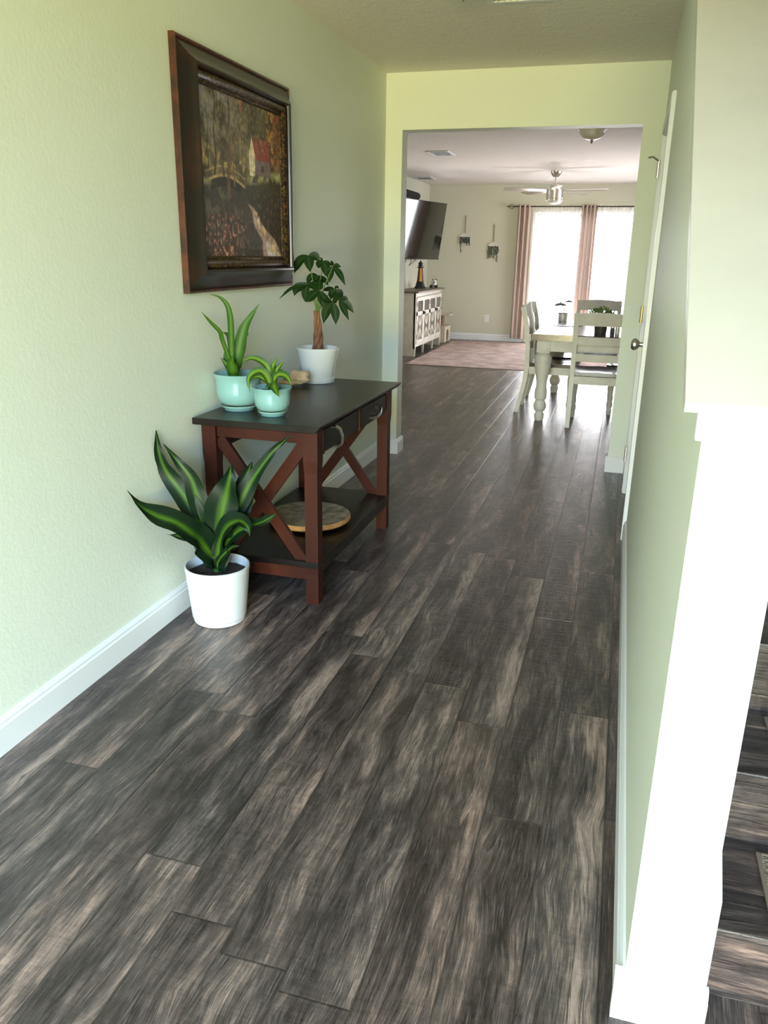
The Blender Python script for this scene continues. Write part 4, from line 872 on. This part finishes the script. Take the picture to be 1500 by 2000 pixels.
# ---------------------------------------------------------------- dining table and chairs
TX0, TX1, TY0, TY1, TH = -.705, .295, 6.84, 8.62, .745
O = (-.205, 7.73, 0)
dt = thing('dining_table', 'farmhouse dining table with brown top and thick turned cream legs', 'dining table', O)
MB(O).prism([(TX0 + .012, TH), (TX0, TH - .008), (TX0, TH - .030), (TX0 + .012, TH - .038), (TX0 + .006, TH - .046), (TX0 + .016, TH - .055), (TX1 - .016, TH - .055), (TX1 - .006, TH - .046), (TX1 - .012, TH - .038), (TX1, TH - .030), (TX1, TH - .008), (TX1 - .012, TH)], 'y', TY0, TY1, .001).obj('tabletop', M['tabletop'], dt)
b = MB(O); i_ = .05
b.box((TX0 + i_, TY0 + i_, .60), (TX1 - i_, TY0 + i_ + .022, TH - .0555)); b.box((TX0 + i_, TY1 - i_ - .022, .60), (TX1 - i_, TY1 - i_, TH - .0555)); b.box((TX0 + i_, TY0 + i_, .60), (TX0 + i_ + .022, TY1 - i_, TH - .0555)); b.box((TX1 - i_ - .022, TY0 + i_, .60), (TX1 - i_, TY1 - i_, TH - .0555))
b.obj('apron', M['cream'], dt)
for lx in (TX0 + .105, TX1 - .105):
    for ly in (TY0 + .105, TY1 - .105):
        b = MB(O); b.box((lx - .058, ly - .058, .585), (lx + .058, ly + .058, TH - .0555), .003)
        b.lathe((lx, ly, 0), [(0, .0005), (.034, .0005), (.040, .02), (.043, .055), (.034, .065), (.034, .078), (.045, .088), (.055, .115), (.055, .135), (.044, .165), (.037, .178), (.047, .185), (.052, .205), (.052, .265), (.046, .280), (.044, .290), (.046, .34), (.056, .40), (.070, .47), (.076, .52), (.074, .55), (.064, .572), (.056, .578), (.056, .586), (0, .586)], 28)
        b.obj('leg', M['cream'], dt, True)
def make_chair(label, loc, rz):
    t_ = thing('dining_chair', label, 'dining chair', (0, 0, 0), 0, 'cream ladder-back dining chairs')
    prof = [(-.075, 0), (-.045, .12), (-.012, .30), (0, .42), (-.005, .60), (-.03, .78), (-.07, .935)]      # rear leg centre line (y, z)
    yat = lambda z: next(a[0] + (b_[0] - a[0]) * (z - a[1]) / (b_[1] - a[1]) for a, b_ in zip(prof, prof[1:]) if a[1] <= z <= b_[1])
    for s in (-1, 1):
        MB().loft4([(s * .205, y, z, .019, .020 if z > .05 else .018) for y, z in prof]).obj('rear_leg', M['cream'], t_, True, 25)
        MB().lathe((s * .195, .395, 0), [(0, 0), (.017, 0), (.021, .02), (.022, .05), (.017, .06), (.024, .075), (.027, .10), (.02, .125), (.024, .14), (.024, .17), (.021, .18), (.024, .22), (.030, .30), (.031, .33), (.026, .345), (.028, .35), (.028, .40), (0, .40)], 18).obj('front_leg', M['cream'], t_, True)
    for z0_, z1_ in ((.835, .930), (.68, .745), (.545, .605)):
        b_ = MB()
        def fn(side, zz):
            return lambda u, v: ((u - .5) * .39, yat(zz(v)) + side - .018 * math.sin(math.pi * u), zz(v) + (.012 * math.sin(math.pi * u) if (zz(v) > .92) else 0))
        zz = lambda v: z0_ + (z1_ - z0_) * v
        g = {}
        for side in (-.009, .009):
            for i in range(9):
                for j in range(3): g[side, i, j] = b_.bm.verts.new(Vector(fn(side, zz)(i / 8, j / 2)))
        for side in (-.009, .009):
            for i in range(8):
                for j in range(2): b_.bm.faces.new([g[side, i, j], g[side, i + 1, j], g[side, i + 1, j + 1], g[side, i, j + 1]])
        for i in range(8):
            for j in (0, 2): b_.bm.faces.new([g[-.009, i, j], g[-.009, i + 1, j], g[.009, i + 1, j], g[.009, i, j]])
        for j in range(2):
            for i in (0, 8): b_.bm.faces.new([g[-.009, i, j], g[-.009, i, j + 1], g[.009, i, j + 1], g[.009, i, j]])
        b_.obj('back_slat', M['cream'], t_)
    MB().box((-.186, -.008, .355), (.186, .012, .42)).box((-.20, .405, .355), (.20, .425, .42)).box((-.222, .02, .355), (-.202, .405, .42)).box((.202, .02, .355), (.222, .405, .42)).obj('seat_rail', M['cream'], t_)
    b_ = MB(); g = {}
    for i in range(15):
        for j in range(13):
            u, v = i / 14, j / 12; x = (u - .5) * (.42 + .04 * v); y = .022 + .43 * v
            dip = .012 * math.sin(math.pi * u) ** .6 * math.sin(math.pi * min(1, v * 1.05)) ** .6 - .004 * math.exp(-((u - .5) / .08) ** 2)
            g[i, j, 1] = b_.bm.verts.new((x, y, .452 - dip)); g[i, j, 0] = b_.bm.verts.new((x, y, .4205))
    for i in range(14):
        for j in range(12):
            for s in (0, 1): b_.bm.faces.new([g[i, j, s], g[i + 1, j, s], g[i + 1, j + 1, s], g[i, j + 1, s]])
    for i in range(14):
        for j in (0, 12): b_.bm.faces.new([g[i, j, 0], g[i + 1, j, 0], g[i + 1, j, 1], g[i, j, 1]])
    for j in range(12):
        for i in (0, 14): b_.bm.faces.new([g[i, j, 0], g[i, j + 1, 0], g[i, j + 1, 1], g[i, j, 1]])
    b_.obj('seat', M['seat'], t_, True, 40)
    t_.location = loc; t_.rotation_euler = (0, 0, rz)
    return t_
ch = make_chair('cream ladder-back chair at the near end of the dining table, back to the hall', (-.135, 6.78, .0005), 0)
G = 'cream ladder-back dining chairs'; HP = math.pi / 2
dup(ch, (-.225, 8.73, .0005), math.pi, 'cream ladder-back chair at the far end of the dining table facing the hall')
dup(ch, (-.765, 7.46, .0005), -HP, 'cream ladder-back chair on the left long side of the dining table, nearer the hall')
dup(ch, (-.775, 8.01, .0005), -HP, 'cream ladder-back chair on the left long side of the dining table, nearer the glass door')
dup(ch, (.375, 7.60, .0005), HP, 'cream ladder-back chair tucked under the right long side of the dining table')

# things on the table
TT = TH + .0005
O = (-.155, 7.15, TT)
hp = thing('herb_planter', 'small dark pot of bushy green herbs on the dining table', 'plant', O)
MB(O).lathe(O, [(0, 0), (.048, 0), (.060, .12), (.063, .128), (.058, .128), (.055, .11), (0, .11)], 24).obj('pot', M['potgrey'], hp, True)
rnd = random.Random(3); g = MB(O)
for k in range(170):
    a = rnd.random() * 6.283; e_ = rnd.random() ** .7; rr = .095 * e_; q = Vector((O[0] + rr * math.cos(a), O[1] + rr * math.sin(a), O[2] + .135 + .085 * (1 - e_ * .6) * rnd.random()))
    d_ = Vector((math.cos(a) * .02 * rnd.random(), math.sin(a) * .02 * rnd.random(), .018 + .01 * rnd.random()))
    g.leaf([q, q + d_ * .6, q + d_ + Vector((rnd.uniform(-.01, .01), 0, 0))], .014, (.1, -1, .5), .1, 'leaflet', 4)
for k in range(24):
    a = rnd.random() * 6.283; g.tube([(O[0], O[1], O[2] + .10), (O[0] + .07 * math.cos(a) * rnd.random(), O[1] + .07 * math.sin(a) * rnd.random(), O[2] + .165)], .0012, 4)
g.obj('foliage', M['herb'], hp)
for x, lab in ((-.055, 'clear glass shaker with dark pepper beside the herb pot'), (-.015, 'clear glass shaker with pale salt beside the herb pot')):
    O = (x, 7.06, TT); s_ = thing('shaker', lab, 'shaker', O, 0, 'shakers on the dining table')
    MB(O).lathe(O, [(0, 0), (.018, 0), (.019, .03), (.016, .055), (0, .055)], 16).obj('body', M['potgrey'] if x < -.03 else M['ceramic'], s_, True)
    MB(O).lathe(O, [(.017, .0555), (.017, .068), (.010, .075), (0, .076)], 16).obj('cap', M['nickel'], s_, True)
for (x, y, lab) in ((-.48, 7.9, 'dark oval placemat on the left side of the dining table'),):
    o = MB((x, y, TT)).lathe((x, y, TT), [(0, 0), (.14, 0), (.143, .002), (.14, .004), (0, .004)], 40, 'z', 1.35).obj('placemat', M['seat'])
    tag(o, lab, 'placemat')
# dolphin sculpture
O = (-.56, 8.36, TT)
ds = thing('dolphin_sculpture', 'grey leaping dolphins sculpture at the far end of the dining table', 'sculpture', O)
MB(O).lathe(O, [(0, 0), (.045, 0), (.045, .074), (0, .074)], 24).obj('plinth', M['frost'], ds, True)
MB(O).lathe(O, [(0, .0745), (.052, .0745), (.052, .081), (0, .083)], 24).obj('base', M['dolphin'], ds, True)
def dolphin(cx, cz, L, ang, cy):
    P = []; R_ = []
    for i in range(13):
        t__ = i / 12; a = math.pi * (.14 + .72 * t__); P.append(Vector((cx - math.cos(a) * L * .5, O[1] + cy, cz + math.sin(a) * L * .22)))
        R_.append(L * max(.012, .105 * math.sin(math.pi * min(1, (t__ * .86 + .12))) ** .9 if t__ < .93 else .015))
    b = MB(O).tube(P, R_, 12)
    m_ = P[6]; b.leaf([m_ + Vector((0, 0, L * .07)), m_ + Vector((-L * .04, 0, L * .15)), m_ + Vector((-L * .10, 0, L * .19))], L * .12, (0, -1, 0), .05, 'blade', 6)
    for s in (-1, 1): b.leaf([P[0], P[0] + Vector((-L * .06, s * L * .05, -L * .02)), P[0] + Vector((-L * .1, s * L * .12, -L * .02))], L * .09, (0, 0, 1), .05, 'leaflet', 6)
    for s in (-1, 1): b.leaf([P[8] + Vector((0, s * L * .06, -L * .03)), P[8] + Vector((-L * .03, s * L * .12, -L * .1)), P[8] + Vector((-L * .08, s * L * .14, -L * .15))], L * .08, (0, -1, 0), .05, 'leaflet', 6)
    b.obj('dolphin', M['dolphin'], ds, True, None)
dolphin(O[0] - .03, TT + .135, .13, 0, 0)
dolphin(O[0] + .05, TT + .175, .085, 0, .02)
MB(O).tube([(O[0], O[1], TT + .08), (O[0] + .005, O[1], TT + .12), (O[0] - .02, O[1], TT + .16)], .004, 6).tube([(O[0] + .005, O[1], TT + .10), (O[0] + .04, O[1] + .02, TT + .15), (O[0] + .05, O[1] + .02, TT + .19)], .0035, 6).obj('stand', M['dolphin'], ds, True)
